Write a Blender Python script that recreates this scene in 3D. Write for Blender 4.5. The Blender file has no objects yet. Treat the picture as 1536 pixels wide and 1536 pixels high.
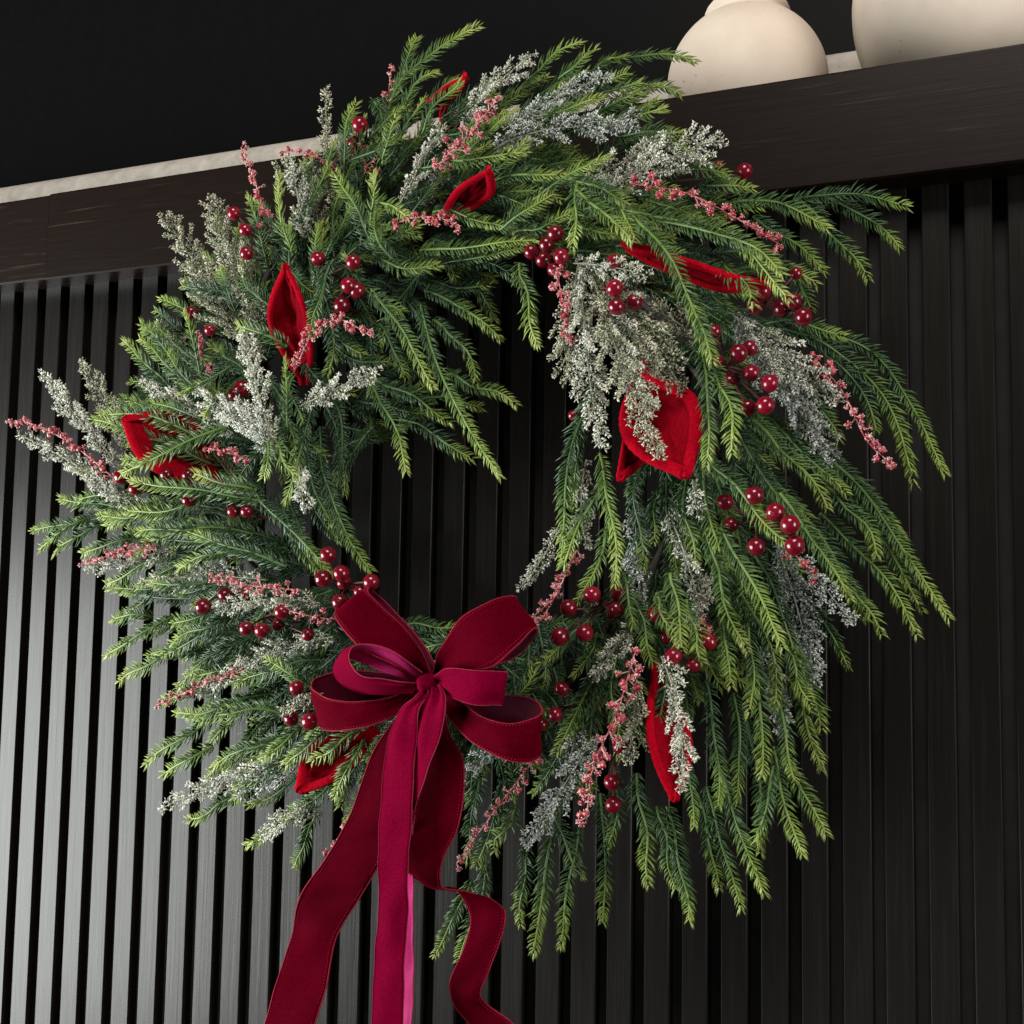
import bpy, math, random
import numpy as np
from mathutils import Vector, Matrix

random.seed(7)
rng = np.random.default_rng(11)
scene = bpy.context.scene
col = scene.collection

# ---------------------------------------------------------------- camera
Z0 = 1.60                                   # height of the mantel's lower edge
CX, CD, CZ, YAW, PIT, ROL, FPX = 0.97054, 0.97308, -0.33187, 0.41366, 0.09059, 0.01649, 1937.45
MANTEL_H, MANTEL_P = 0.0858, 0.028
CAMPOS = Vector((CX, -CD, CZ + Z0))

def ray(px, py):
    u = (px - 768) / FPX; v = -(py - 768) / FPX
    c, s = math.cos(ROL), math.sin(ROL)
    u, v = u * c - v * s, u * s + v * c
    cp, sp = math.cos(PIT), math.sin(PIT)
    fy = cp - v * sp; z = sp + v * cp
    cy, sy = math.cos(YAW), math.sin(YAW)
    return Vector((u * cy - fy * sy, u * sy + fy * cy, z))

def at(px, py, d=0.0):
    """point of the room at distance d in front of the slat wall"""
    r = ray(px, py)
    return CAMPOS + r * ((-d + CD) / r.y)

cam_data = bpy.data.cameras.new('camera')
cam = bpy.data.objects.new('camera', cam_data); col.objects.link(cam)
fwd = ray(768, 768).normalized()
right = (ray(868, 768) - ray(668, 768)).normalized()
up = right.cross(fwd).normalized()
cam.matrix_world = Matrix(((right.x, up.x, -fwd.x, CAMPOS.x), (right.y, up.y, -fwd.y, CAMPOS.y),
                           (right.z, up.z, -fwd.z, CAMPOS.z), (0, 0, 0, 1)))
cam_data.sensor_width = 36.0
cam_data.lens = 36.0 * FPX / 1536.0
cam_data.clip_start = 0.02; cam_data.clip_end = 50
scene.camera = cam

# ---------------------------------------------------------------- world and lamps
world = bpy.data.worlds.new('World'); scene.world = world
world.use_nodes = True
bg = world.node_tree.nodes['Background']
bg.inputs['Color'].default_value = (0.95, 0.93, 0.9, 1); bg.inputs['Strength'].default_value = 0.025

def area(name, loc, target, sx, sy, power, color):
    l = bpy.data.lights.new(name, 'AREA'); l.shape = 'RECTANGLE'
    l.size = sx; l.size_y = sy; l.energy = power; l.color = color
    o = bpy.data.objects.new(name, l); col.objects.link(o)
    o.location = loc
    o.rotation_euler = (Vector(target) - Vector(loc)).to_track_quat('-Z', 'Y').to_euler()
    return o
WC = Vector((0.5, -0.1, Z0 - 0.25))
area('window_light', (-1.50, -1.22, Z0 - 0.80), (0.5, -0.1, Z0 - 0.40), 1.6, 1.22, 128, (0.97, 1.0, 0.965))
area('far_window_light', (2.5, -0.85, Z0 - 0.25), WC, 0.55, 0.9, 24, (1.0, 0.96, 0.9))
area('room_light', (1.0, -1.75, Z0 + 1.70), WC, 1.0, 0.8, 52, (1.0, 0.93, 0.85))

vs = scene.view_settings
vs.view_transform = 'Standard'; vs.look = 'None'; vs.exposure = 0.0; vs.gamma = 1.0
vs.use_curve_mapping = False

# ---------------------------------------------------------------- materials
def mat(name):
    m = bpy.data.materials.new(name); m.use_nodes = True
    nt = m.node_tree
    return m, nt, nt.nodes['Principled BSDF']
def node(nt, typ, **kw):
    n = nt.nodes.new(typ)
    for k, v in kw.items():
        if k in n.inputs.keys(): n.inputs[k].default_value = v
        else: setattr(n, k, v)
    return n
def ramp(nt, stops):
    r = nt.nodes.new('ShaderNodeValToRGB')
    while len(r.color_ramp.elements) < len(stops): r.color_ramp.elements.new(0.5)
    for e, (p, c) in zip(r.color_ramp.elements, stops):
        e.position = p; e.color = (*c, 1)
    return r

def wood_mat(name, base, light, axis, rough, streak, spec, bump):
    m, nt, p = mat(name)
    tc = node(nt, 'ShaderNodeTexCoord')
    oi = node(nt, 'ShaderNodeObjectInfo')
    add = node(nt, 'ShaderNodeVectorMath', operation='ADD')
    mul = node(nt, 'ShaderNodeMath', operation='MULTIPLY'); mul.inputs[1].default_value = 37.0
    nt.links.new(oi.outputs['Random'], mul.inputs[0])
    nt.links.new(tc.outputs['Object'], add.inputs[0]); nt.links.new(mul.outputs[0], add.inputs[1])
    mp = node(nt, 'ShaderNodeMapping')
    mp.inputs['Scale'].default_value = (8, 160, 230) if axis == 'x' else (260, 260, 7)
    nt.links.new(add.outputs[0], mp.inputs['Vector'])
    n1 = node(nt, 'ShaderNodeTexNoise', Scale=1.0, Detail=5.0, Roughness=0.6, Distortion=0.4)
    nt.links.new(mp.outputs[0], n1.inputs['Vector'])
    r1 = ramp(nt, [(0.0, base), (streak, base), (min(streak + 0.16, 1), light)])
    nt.links.new(n1.outputs['Fac'], r1.inputs[0])
    nt.links.new(r1.outputs[0], p.inputs['Base Color'])
    n2 = node(nt, 'ShaderNodeTexNoise', Scale=3.0, Detail=4.0, Roughness=0.6)
    nt.links.new(mp.outputs[0], n2.inputs['Vector'])
    bp = node(nt, 'ShaderNodeBump', Strength=bump, Distance=0.0008)
    nt.links.new(n1.outputs['Fac'], bp.inputs['Height'])
    nt.links.new(bp.outputs[0], p.inputs['Normal'])
    rr = node(nt, 'ShaderNodeMapRange'); rr.inputs['To Min'].default_value = rough - 0.07; rr.inputs['To Max'].default_value = rough + 0.12
    nt.links.new(n2.outputs['Fac'], rr.inputs['Value']); nt.links.new(rr.outputs[0], p.inputs['Roughness'])
    p.inputs['Specular IOR Level'].default_value = spec
    return m
M = {}
M['slat'] = wood_mat('stained_slat_wood', (0.0085, 0.0074, 0.0067), (0.0118, 0.0104, 0.0094), 'z', 0.27, 0.5, 0.225, 0.16)
M['mantel'] = wood_mat('brushed_mantel_wood', (0.0072, 0.0038, 0.0026), (0.055, 0.042, 0.034), 'x', 0.36, 0.625, 0.17, 0.10)

def plain(name, c, rough=0.6, spec=0.5):
    m, nt, p = mat(name)
    tc = node(nt, 'ShaderNodeTexCoord')
    n = node(nt, 'ShaderNodeTexNoise', Scale=60.0, Detail=4.0)
    nt.links.new(tc.outputs['Object'], n.inputs['Vector'])
    r = ramp(nt, [(0.3, tuple(x * 0.85 for x in c)), (0.7, tuple(min(1, x * 1.12) for x in c))])
    nt.links.new(n.outputs['Fac'], r.inputs[0]); nt.links.new(r.outputs[0], p.inputs['Base Color'])
    p.inputs['Roughness'].default_value = rough; p.inputs['Specular IOR Level'].default_value = spec
    return m
M['felt'] = plain('black_backing_felt', (0.022, 0.0215, 0.021), 0.9, 0.2)
M['blackwall'] = plain('black_wall_paint', (0.0030, 0.0030, 0.0034), 0.5, 0.08)
M['wire'] = plain('dark_twig', (0.03, 0.022, 0.014), 0.7)

def stone_mat(name, c1, c2, scale, bump):
    m, nt, p = mat(name)
    tc = node(nt, 'ShaderNodeTexCoord')
    n = node(nt, 'ShaderNodeTexNoise', Scale=scale, Detail=8.0, Roughness=0.62)
    nt.links.new(tc.outputs['Object'], n.inputs['Vector'])
    r = ramp(nt, [(0.3, c1), (0.65, c2)])
    nt.links.new(n.outputs['Fac'], r.inputs[0])
    v = node(nt, 'ShaderNodeTexVoronoi', Scale=scale * 4.5); nt.links.new(tc.outputs['Object'], v.inputs['Vector'])
    n3 = node(nt, 'ShaderNodeTexNoise', Scale=scale * 1.3, Detail=2.0); nt.links.new(tc.outputs['Object'], n3.inputs['Vector'])
    pit = ramp(nt, [(0.05, (0, 0, 0)), (0.16, (1, 1, 1))]); nt.links.new(v.outputs['Distance'], pit.inputs[0])
    thr = ramp(nt, [(0.55, (1, 1, 1)), (0.62, (0, 0, 0))]); nt.links.new(n3.outputs['Fac'], thr.inputs[0])
    mx = node(nt, 'ShaderNodeMath', operation='MAXIMUM')
    nt.links.new(pit.outputs[0], mx.inputs[0]); nt.links.new(thr.outputs[0], mx.inputs[1])
    mix = node(nt, 'ShaderNodeMix', data_type='RGBA')
    mix.inputs['A'].default_value = tuple(x * 0.72 for x in c1) + (1,)
    nt.links.new(mx.outputs[0], mix.inputs['Factor']); nt.links.new(r.outputs[0], mix.inputs['B'])
    nt.links.new(mix.outputs['Result'], p.inputs['Base Color'])
    ad = node(nt, 'ShaderNodeMath', operation='ADD'); 
    nt.links.new(n.outputs['Fac'], ad.inputs[0]); nt.links.new(mx.outputs[0], ad.inputs[1])
    b = node(nt, 'ShaderNodeBump', Strength=bump, Distance=0.0012)
    nt.links.new(ad.outputs[0], b.inputs['Height']); nt.links.new(b.outputs[0], p.inputs['Normal'])
    p.inputs['Roughness'].default_value = 0.85; p.inputs['Specular IOR Level'].default_value = 0.25
    return m
M['vase'] = stone_mat('cream_clay', (0.65, 0.55, 0.455), (0.72, 0.63, 0.535), 22, 0.22)
M['stone'] = stone_mat('pale_stone', (0.36, 0.33, 0.29), (0.55, 0.515, 0.46), 45, 0.6)

# pine: g runs from old dark needle to fresh tip, lowered in the under layer for painted shade
m, nt, p = mat('pine_needle')
a = node(nt, 'ShaderNodeAttribute', attribute_name='g')
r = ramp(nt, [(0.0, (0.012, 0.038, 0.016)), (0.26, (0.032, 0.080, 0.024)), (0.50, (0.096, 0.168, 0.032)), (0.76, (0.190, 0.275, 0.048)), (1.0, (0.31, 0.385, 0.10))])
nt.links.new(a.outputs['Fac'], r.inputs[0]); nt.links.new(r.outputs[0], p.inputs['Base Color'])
p.inputs['Roughness'].default_value = 0.42; p.inputs['Specular IOR Level'].default_value = 0.45
p.inputs['Transmission Weight'].default_value = 0.0
M['pine'] = m
# frost: f runs from leaf to white crystal
def frost_mat(name, dark, mid, white):
    m, nt, p = mat(name)
    a = node(nt, 'ShaderNodeAttribute', attribute_name='g')
    r = ramp(nt, [(0.0, dark), (0.5, mid), (1.0, white)])
    nt.links.new(a.outputs['Fac'], r.inputs[0]); nt.links.new(r.outputs[0], p.inputs['Base Color'])
    p.inputs['Roughness'].default_value = 0.45; p.inputs['Specular IOR Level'].default_value = 0.6
    return m
M['frost_olive'] = frost_mat('frosted_olive_leaf', (0.045, 0.054, 0.026), (0.23, 0.24, 0.145), (0.72, 0.72, 0.56))
M['frost_white'] = frost_mat('frosted_pale_leaf', (0.050, 0.064, 0.034), (0.32, 0.34, 0.25), (0.84, 0.85, 0.75))
M['frost_blue'] = frost_mat('frosted_grey_leaf', (0.042, 0.060, 0.046), (0.30, 0.34, 0.30), (0.80, 0.84, 0.80))
M['bud'] = frost_mat('frosted_red_bud', (0.17, 0.004, 0.012), (0.44, 0.040, 0.06), (0.86, 0.62, 0.60))
# berries
m, nt, p = mat('berry_lacquer')
tc = node(nt, 'ShaderNodeTexCoord'); oi = node(nt, 'ShaderNodeObjectInfo')
n = node(nt, 'ShaderNodeTexNoise', Scale=2.0, Detail=3.0); nt.links.new(tc.outputs['Object'], n.inputs['Vector'])
r = ramp(nt, [(0.3, (0.085, 0.002, 0.008)), (0.7, (0.165, 0.003, 0.013))])
hs = node(nt, 'ShaderNodeHueSaturation'); mr = node(nt, 'ShaderNodeMapRange'); mr.inputs['To Min'].default_value = 0.8; mr.inputs['To Max'].default_value = 1.6
nt.links.new(oi.outputs['Random'], mr.inputs['Value']); nt.links.new(mr.outputs[0], hs.inputs['Value'])
nt.links.new(n.outputs['Fac'], r.inputs[0]); nt.links.new(r.outputs[0], hs.inputs['Color']); nt.links.new(hs.outputs[0], p.inputs['Base Color'])
n4 = node(nt, 'ShaderNodeTexNoise', Scale=3.0, Detail=3.0); nt.links.new(tc.outputs['Object'], n4.inputs['Vector'])
mr2 = node(nt, 'ShaderNodeMapRange'); mr2.inputs['To Min'].default_value = 0.07; mr2.inputs['To Max'].default_value = 0.28
nt.links.new(n4.outputs['Fac'], mr2.inputs['Value']); nt.links.new(mr2.outputs[0], p.inputs['Roughness'])
n2 = node(nt, 'ShaderNodeTexNoise', Scale=14.0, Detail=4.0); nt.links.new(tc.outputs['Object'], n2.inputs['Vector'])
b = node(nt, 'ShaderNodeBump', Strength=0.10, Distance=0.0006); nt.links.new(n2.outputs['Fac'], b.inputs['Height']); nt.links.new(b.outputs[0], p.inputs['Normal'])
p.inputs['Roughness'].default_value = 0.2; p.inputs['Specular IOR Level'].default_value = 0.6
M['berry'] = m
M['berry_stem'] = plain('dark_red_stem', (0.07, 0.012, 0.012), 0.5)

def velvet(name, c, sheen, tint, rough=0.85, fuzz=900, bump=0.3, spec=0.06):
    m, nt, p = mat(name)
    tc = node(nt, 'ShaderNodeTexCoord')
    n = node(nt, 'ShaderNodeTexNoise', Scale=fuzz, Detail=2.0); nt.links.new(tc.outputs['Object'], n.inputs['Vector'])
    r = ramp(nt, [(0.3, tuple(x * 0.7 for x in c)), (0.7, tuple(x * 1.25 for x in c))])
    nt.links.new(n.outputs['Fac'], r.inputs[0]); nt.links.new(r.outputs[0], p.inputs['Base Color'])
    b = node(nt, 'ShaderNodeBump', Strength=bump, Distance=0.0005); nt.links.new(n.outputs['Fac'], b.inputs['Height']); nt.links.new(b.outputs[0], p.inputs['Normal'])
    p.inputs['Roughness'].default_value = rough; p.inputs['Specular IOR Level'].default_value = spec; p.inputs['Specular Tint'].default_value = (*tint, 1)
    p.inputs['Sheen Weight'].default_value = sheen; p.inputs['Sheen Tint'].default_value = (*tint, 1); p.inputs['Sheen Roughness'].default_value = 0.4
    return m
M['velvet_leaf'] = velvet('red_velvet_leaf', (0.33, 0.002, 0.011), 0.1, (1, 0.05, 0.08), 0.9, 700, 0.6)
M['velvet_leaf_inner'] = velvet('red_velvet_leaf_face', (0.21, 0.0018, 0.008), 0.06, (1, 0.05, 0.08), 0.9, 700, 0.6)
M['velvet_wide'] = velvet('burgundy_velvet', (0.072, 0.0003, 0.0058), 0.14, (0.85, 0.0, 0.06), 0.9, 900, 0.3, 0.03)
M['velvet_wide_back'] = velvet('burgundy_ribbon_back', (0.055, 0.003, 0.012), 0.07, (0.9, 0.2, 0.3), 0.6)
M['velvet_narrow'] = velvet('crimson_velvet', (0.140, 0.0005, 0.017), 0.14, (0.9, 0.0, 0.10), 0.9, 900, 0.3, 0.03)
M['satin'] = velvet('pink_satin_back', (0.40, 0.022, 0.13), 0.15, (1, 0.3, 0.5), 0.38, 1500, 0.1)
M['stitch'] = velvet('burgundy_edge_thread', (0.24, 0.012, 0.03), 0.2, (1, 0.3, 0.35), 0.5)
M['narrow_edge'] = velvet('crimson_edge', (0.30, 0.03, 0.06), 0.3, (1, 0.4, 0.4), 0.5)

# ---------------------------------------------------------------- mesh helpers
def mesh_obj(name, verts, faces, material, parent=None, smooth=True, attr=None, mats=None, midx=None):
    me = bpy.data.meshes.new(name)
    if isinstance(faces, np.ndarray):
        nv, nf, k = len(verts), len(faces), faces.shape[1]
        me.vertices.add(nv); me.vertices.foreach_set('co', np.asarray(verts, dtype=np.float32).ravel())
        me.loops.add(nf * k); me.loops.foreach_set('vertex_index', faces.astype(np.int32).ravel())
        me.polygons.add(nf); me.polygons.foreach_set('loop_start', np.arange(0, nf * k, k, dtype=np.int32))
        me.update(calc_edges=True); me.validate()
    else:
        me.from_pydata([tuple(v) for v in verts], [], faces)
    for mm in (mats or [material]): me.materials.append(mm)
    if midx is not None: me.polygons.foreach_set('material_index', np.asarray(midx, dtype=np.int32))
    if smooth: me.polygons.foreach_set('use_smooth', np.ones(len(me.polygons), dtype=bool))
    if attr is not None:
        at_ = me.attributes.new('g', 'FLOAT', 'POINT'); at_.data.foreach_set('value', np.asarray(attr, dtype=np.float32))
    o = bpy.data.objects.new(name, me); col.objects.link(o)
    if parent is not None: o.parent = parent
    return o

def empty(name, loc):
    o = bpy.data.objects.new(name, None); col.objects.link(o); o.location = loc
    o.empty_display_size = 0.05
    return o
def tag(o, label=None, cat=None, group=None, kind=None):
    if label: o['label'] = label
    if cat: o['category'] = cat
    if group: o['group'] = group
    if kind: o['kind'] = kind
    return o
def adopt(o, parent):
    """parent o, whose mesh is in world coordinates, to an Empty at parent.location"""
    o.parent = parent
    o.matrix_parent_inverse = Matrix.Translation(parent.location).inverted()

def box_bev(x0, x1, y0, y1, z0, z1, b):
    """box with chamfered long edges; returns verts, faces (profile in the two short axes, swept along the longest)"""
    dx, dy, dz = x1 - x0, y1 - y0, z1 - z0
    if dz >= dx:
        prof = [(x0 + b, y0), (x1 - b, y0), (x1, y0 + b), (x1, y1), (x0, y1), (x0, y0 + b)]
        vs_ = [(x, y, z0) for x, y in prof] + [(x, y, z1) for x, y in prof]
    else:
        prof = [(y0, z0 + b), (y0, z1 - b), (y0 + b, z1), (y1, z1), (y1, z0), (y0 + b, z0)]
        vs_ = [(x0, y, z) for y, z in prof] + [(x1, y, z) for y, z in prof]
    n = 6
    fs = [[i, (i + 1) % n, n + (i + 1) % n, n + i] for i in range(n)] + [list(range(n))[::-1], list(range(n, 2 * n))]
    return vs_, fs

def frames(P):
    """tangent, normal, binormal along polyline P (n,3) with parallel transport"""
    T = np.gradient(P, axis=0); T /= np.linalg.norm(T, axis=1)[:, None] + 1e-12
    ref = np.array([0, -1.0, 0.12])
    N = np.zeros_like(P)
    n0 = ref - T[0] * ref.dot(T[0])
    if np.linalg.norm(n0) < 0.05: n0 = np.array([0, 0, 1.0]) - T[0] * T[0][2]
    n = n0 / np.linalg.norm(n0)
    for i in range(len(P)):
        n = n - T[i] * n.dot(T[i]); n /= np.linalg.norm(n) + 1e-12
        N[i] = n
    return T, N, np.cross(T, N)

def tube(P, R, sides=6):
    P = np.asarray(P, float); R = np.broadcast_to(np.asarray(R, float), (len(P),))
    T, N, B = frames(P)
    ang = np.linspace(0, 2 * np.pi, sides, endpoint=False)
    V = (P[:, None] + R[:, None, None] * (np.cos(ang)[None, :, None] * N[:, None] + np.sin(ang)[None, :, None] * B[:, None])).reshape(-1, 3)
    F = []
    for i in range(len(P) - 1):
        for k in range(sides):
            a, b = i * sides + k, i * sides + (k + 1) % sides
            F.append((a, b, b + sides, a + sides))
    return V, np.array(F)

def bez(B, C, T, n):
    t = np.linspace(0, 1, n)[:, None]
    return (1 - t) ** 2 * B + 2 * t * (1 - t) * C + t * t * T
def catmull(P, per):
    P = np.asarray(P, float)
    Q = np.vstack([2 * P[0] - P[1], P, 2 * P[-1] - P[-2]])
    out = []
    for i in range(1, len(Q) - 2):
        t = np.linspace(0, 1, per, endpoint=False)[:, None]
        p0, p1, p2, p3 = Q[i - 1], Q[i], Q[i + 1], Q[i + 2]
        out.append(0.5 * ((2 * p1) + (-p0 + p2) * t + (2 * p0 - 5 * p1 + 4 * p2 - p3) * t ** 2 + (-p0 + 3 * p1 - 3 * p2 + p3) * t ** 3))
    out.append(P[-1:])
    return np.vstack(out)

def blades(P0, D0, D1, L, W, S):
    """curved V-shaped needles. P0 base points, D0/D1 start/end directions, L length, W width, S width direction (n,3)"""
    n = len(P0)
    U0 = np.cross(D0, S); U0 /= np.linalg.norm(U0, axis=1)[:, None] + 1e-9
    P1 = P0 + D0 * (0.5 * L)[:, None]; P2 = P1 + D1 * (0.5 * L)[:, None]
    w = (W * 0.5)[:, None]
    V = np.stack([P0 - S * w * .75, P0 + U0 * w * .7, P0 + S * w * .75, P1 - S * w, P1 + U0 * w * .9, P1 + S * w, P2], axis=1)
    base = (np.arange(n) * 7)[:, None]
    F = np.array([[0, 1, 4], [0, 4, 3], [1, 2, 5], [1, 5, 4], [3, 4, 6], [4, 5, 6], [2, 0, 3], [2, 3, 5], [5, 3, 6]])
    F = (F[None] + base[:, :, None]).reshape(-1, 3)
    return V.reshape(-1, 3), F

def unit(v): return v / (np.linalg.norm(v, axis=-1, keepdims=True) + 1e-12)
# ---------------------------------------------------------------- setting: slat wall, mantel, ledge
PITCH, SLW, SLD = 0.030, 0.0196, 0.0115
ZB = Z0 - 1.0
v, f = box_bev(-0.60, 1.60, SLD, SLD + 0.012, ZB, Z0 + 0.01, 0.001)
wall = mesh_obj('slat_wall', v, f, M['felt'], smooth=False)
tag(wall, 'dark slatted wood wall with black felt between upright slats behind the wreath', 'wall', kind='structure')
for k in range(-12, 50):
    x0 = k * PITCH + random.uniform(-.0004, .0004)
    w = SLW + random.uniform(-.0005, .0005)
    if k in (18, ): w -= .0015
    v, f = box_bev(x0, x0 + w, random.uniform(-.0003, .0003), SLD, ZB, Z0 + 0.004, 0.0007)
    cx = x0
    v = [(a - cx, b, c - ZB) for a, b, c in v]
    o = mesh_obj('slat', v, f, M['slat'], wall, smooth=False)
    o.location = (cx, 0, ZB)

SHELF_D = 0.30
mantel = empty('mantel_beam', (0.5, 0, Z0))
tag(mantel, 'dark brown brushed wood mantel beam running above the slatted wall', 'mantel')
xj = at(74, 300, MANTEL_P).x
for i, (xa, xb, dy) in enumerate(((-0.75, xj - .0006, 0.0006), (xj + .0006, 1.75, -0.0004))):
    v, f = box_bev(xa, xb, -MANTEL_P + dy, SHELF_D, Z0 + (.0008 if i == 0 else 0), Z0 + MANTEL_H - (.0008 if i == 0 else 0), 0.0016)
    cx = (xa + xb) / 2
    v = [(a - cx, b, c - Z0) for a, b, c in v]
    o = mesh_obj('board', v, f, M['mantel'], mantel, smooth=False)
    o.location = (cx - 0.5, 0, 0)

# pale stone upstand with a rounded top at the back of the shelf
zt = at(150, 258, -0.235).z
prof = [(0.20, Z0 + MANTEL_H - 0.002), (0.20, zt - 0.03)]
for i in range(1, 13):
    a_ = math.pi / 2 * i / 12
    prof.append((0.20 + 0.055 * (1 - math.cos(a_)), zt - 0.03 + 0.030 * math.sin(a_)))
prof.append((SHELF_D, Z0 + MANTEL_H - 0.002))
xs = np.linspace(-0.75, 1.75, 160)
V = np.array([[(x, y, z) for (y, z) in prof] for x in xs]).reshape(-1, 3)
n = len(prof)
F = np.array([(i * n + k, i * n + k + 1, (i + 1) * n + k + 1, (i + 1) * n + k) for i in range(len(xs) - 1) for k in range(n - 1)])
o = mesh_obj('stone_ledge', V, F, M['stone'])
tag(o, 'pale rough stone ledge with rounded top edge behind the mantel', 'ledge', kind='structure')
o = mesh_obj('black_wall', [(-0.9, SHELF_D + .002, Z0), (1.9, SHELF_D + .002, Z0), (1.9, SHELF_D + .002, Z0 + 1.2), (-0.9, SHELF_D + .002, Z0 + 1.2)], [[0, 1, 2, 3]], M['blackwall'], smooth=False)
tag(o, 'plain matt black wall above the mantel', 'wall', kind='structure')

# ---------------------------------------------------------------- vases
def lathe(name, prof, loc, material, label, cat, seg=72):
    P = np.array(prof); ang = np.linspace(0, 2 * np.pi, seg, endpoint=False)
    V = np.array([[(r * math.cos(t), r * math.sin(t), z) for t in ang] for r, z in P]).reshape(-1, 3)
    F = np.array([(i * seg + k, i * seg + (k + 1) % seg, (i + 1) * seg + (k + 1) % seg, (i + 1) * seg + k) for i in range(len(P) - 1) for k in range(seg)])
    o = mesh_obj(name, V, F, material); o.location = loc
    return tag(o, label, cat, 'clay vases on the mantel')
def pxm(p): return (p - CAMPOS).dot(fwd) / FPX         # metres per pixel at p
ZS = Z0 + MANTEL_H
c1 = at(1121, 128, -0.125); s1 = pxm(c1); R1 = 119 * s1
def sphere_prof(R, zc, base_r, neck):
    pr = [(0.001, 0.0015), (base_r - .003, 0.0), (base_r, 0.002)]
    a0 = -math.acos(min(1, base_r / R)); 
    zb = zc + R * math.sin(a0)
    if zb < 0.004: a0 = -math.asin((zc - 0.004) / R)
    a1 = math.acos(neck / R)
    for i in range(1, 41):
        a_ = a0 + (a1 - a0) * i / 40
        pr.append((R * math.cos(a_), zc + R * math.sin(a_)))
    return pr
zc = c1.z - ZS
pr = sphere_prof(R1, zc, R1 * 0.45, 61 * s1)
zn = pr[-1][1]
pr += [(62.5 * s1, zn + 4 * s1), (63.5 * s1, zn + 9 * s1), (61 * s1, zn + 15 * s1), (54 * s1, zn + 24 * s1), (47 * s1, zn + 36 * s1), (46 * s1, zn + 46 * s1), (50 * s1, zn + 60 * s1),
       (46 * s1, zn + 60 * s1), (42 * s1, zn + 46 * s1), (43 * s1, zn + 30 * s1)]
lathe('clay_vase', pr, (c1.x, c1.y, ZS), M['vase'], 'round cream clay vase with a narrow collared neck, nearest the wreath', 'vase')
c2 = at(1500, 2, -0.125); s2 = pxm(c2); R2 = 215 * s2
pr = sphere_prof(R2, c2.z - ZS, R2 * 0.5, 90 * s2)
zn = pr[-1][1]
pr += [(88 * s2, zn + 20 * s2), (95 * s2, zn + 40 * s2), (88 * s2, zn + 41 * s2), (80 * s2, zn + 15 * s2)]
lathe('clay_vase', pr, (c2.x, c2.y, ZS), M['vase'], 'larger round cream clay vase at the far right end of the mantel', 'vase')

# ---------------------------------------------------------------- wreath
wreath = empty('christmas_wreath', at(690, 680, 0.04))
tag(wreath, 'large pine wreath with frosted sprays and red berries hanging on the mantel', 'wreath')

RC = (690, 668); RX, RY = 370, 385
def ringpt(a, k=1.0, d=0.06):
    return at(RC[0] + RX * k * math.cos(a), RC[1] - RY * k * math.sin(a), d)
P = np.array([ringpt(t, 0.98, 0.055) for t in np.linspace(0, 2 * math.pi, 97)])
VV, FF, off = [], [], 0
for j in range(9):
    Q = P.copy()
    ph = rng.uniform(0, 6.28)
    tt = np.linspace(0, 2 * math.pi, 97)
    rad = (P - P.mean(0)); rad = unit(rad)
    Q = Q + rad * (0.012 * np.sin(tt * (5 + j % 3) + ph))[:, None] + np.array([0, 1, 0]) * (0.011 * np.cos(tt * (5 + j % 3) + ph))[:, None]
    v_, f_ = tube(Q, 0.0032, 5); VV.append(v_); FF.append(f_ + off); off += len(v_)
o = mesh_obj('twig_ring', np.vstack(VV), np.vstack(FF), M['wire']); adopt(o, wreath)

def path_px(pts, n):
    """pts: list of (px, py, d); smooth polyline of the room"""
    W = np.array([at(*q) for q in pts])
    if len(W) == 2: return np.linspace(W[0], W[1], n)
    if len(W) == 3: return bez(W[0], 2 * W[1] - 0.5 * (W[0] + W[2]), W[2], n)
    C = catmull(W, 12)
    s = np.r_[0, np.cumsum(np.linalg.norm(np.diff(C, axis=0), axis=1))]
    t = np.linspace(0, s[-1], n)
    return np.stack([np.interp(t, s, C[:, k]) for k in range(3)], 1)

def resample(Pc, ds):
    s = np.r_[0, np.cumsum(np.linalg.norm(np.diff(Pc, axis=0), axis=1))]
    n = max(6, int(s[-1] / ds))
    t = np.linspace(0, s[-1], n)
    return np.stack([np.interp(t, s, Pc[:, k]) for k in range(3)], 1), s[-1]

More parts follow.
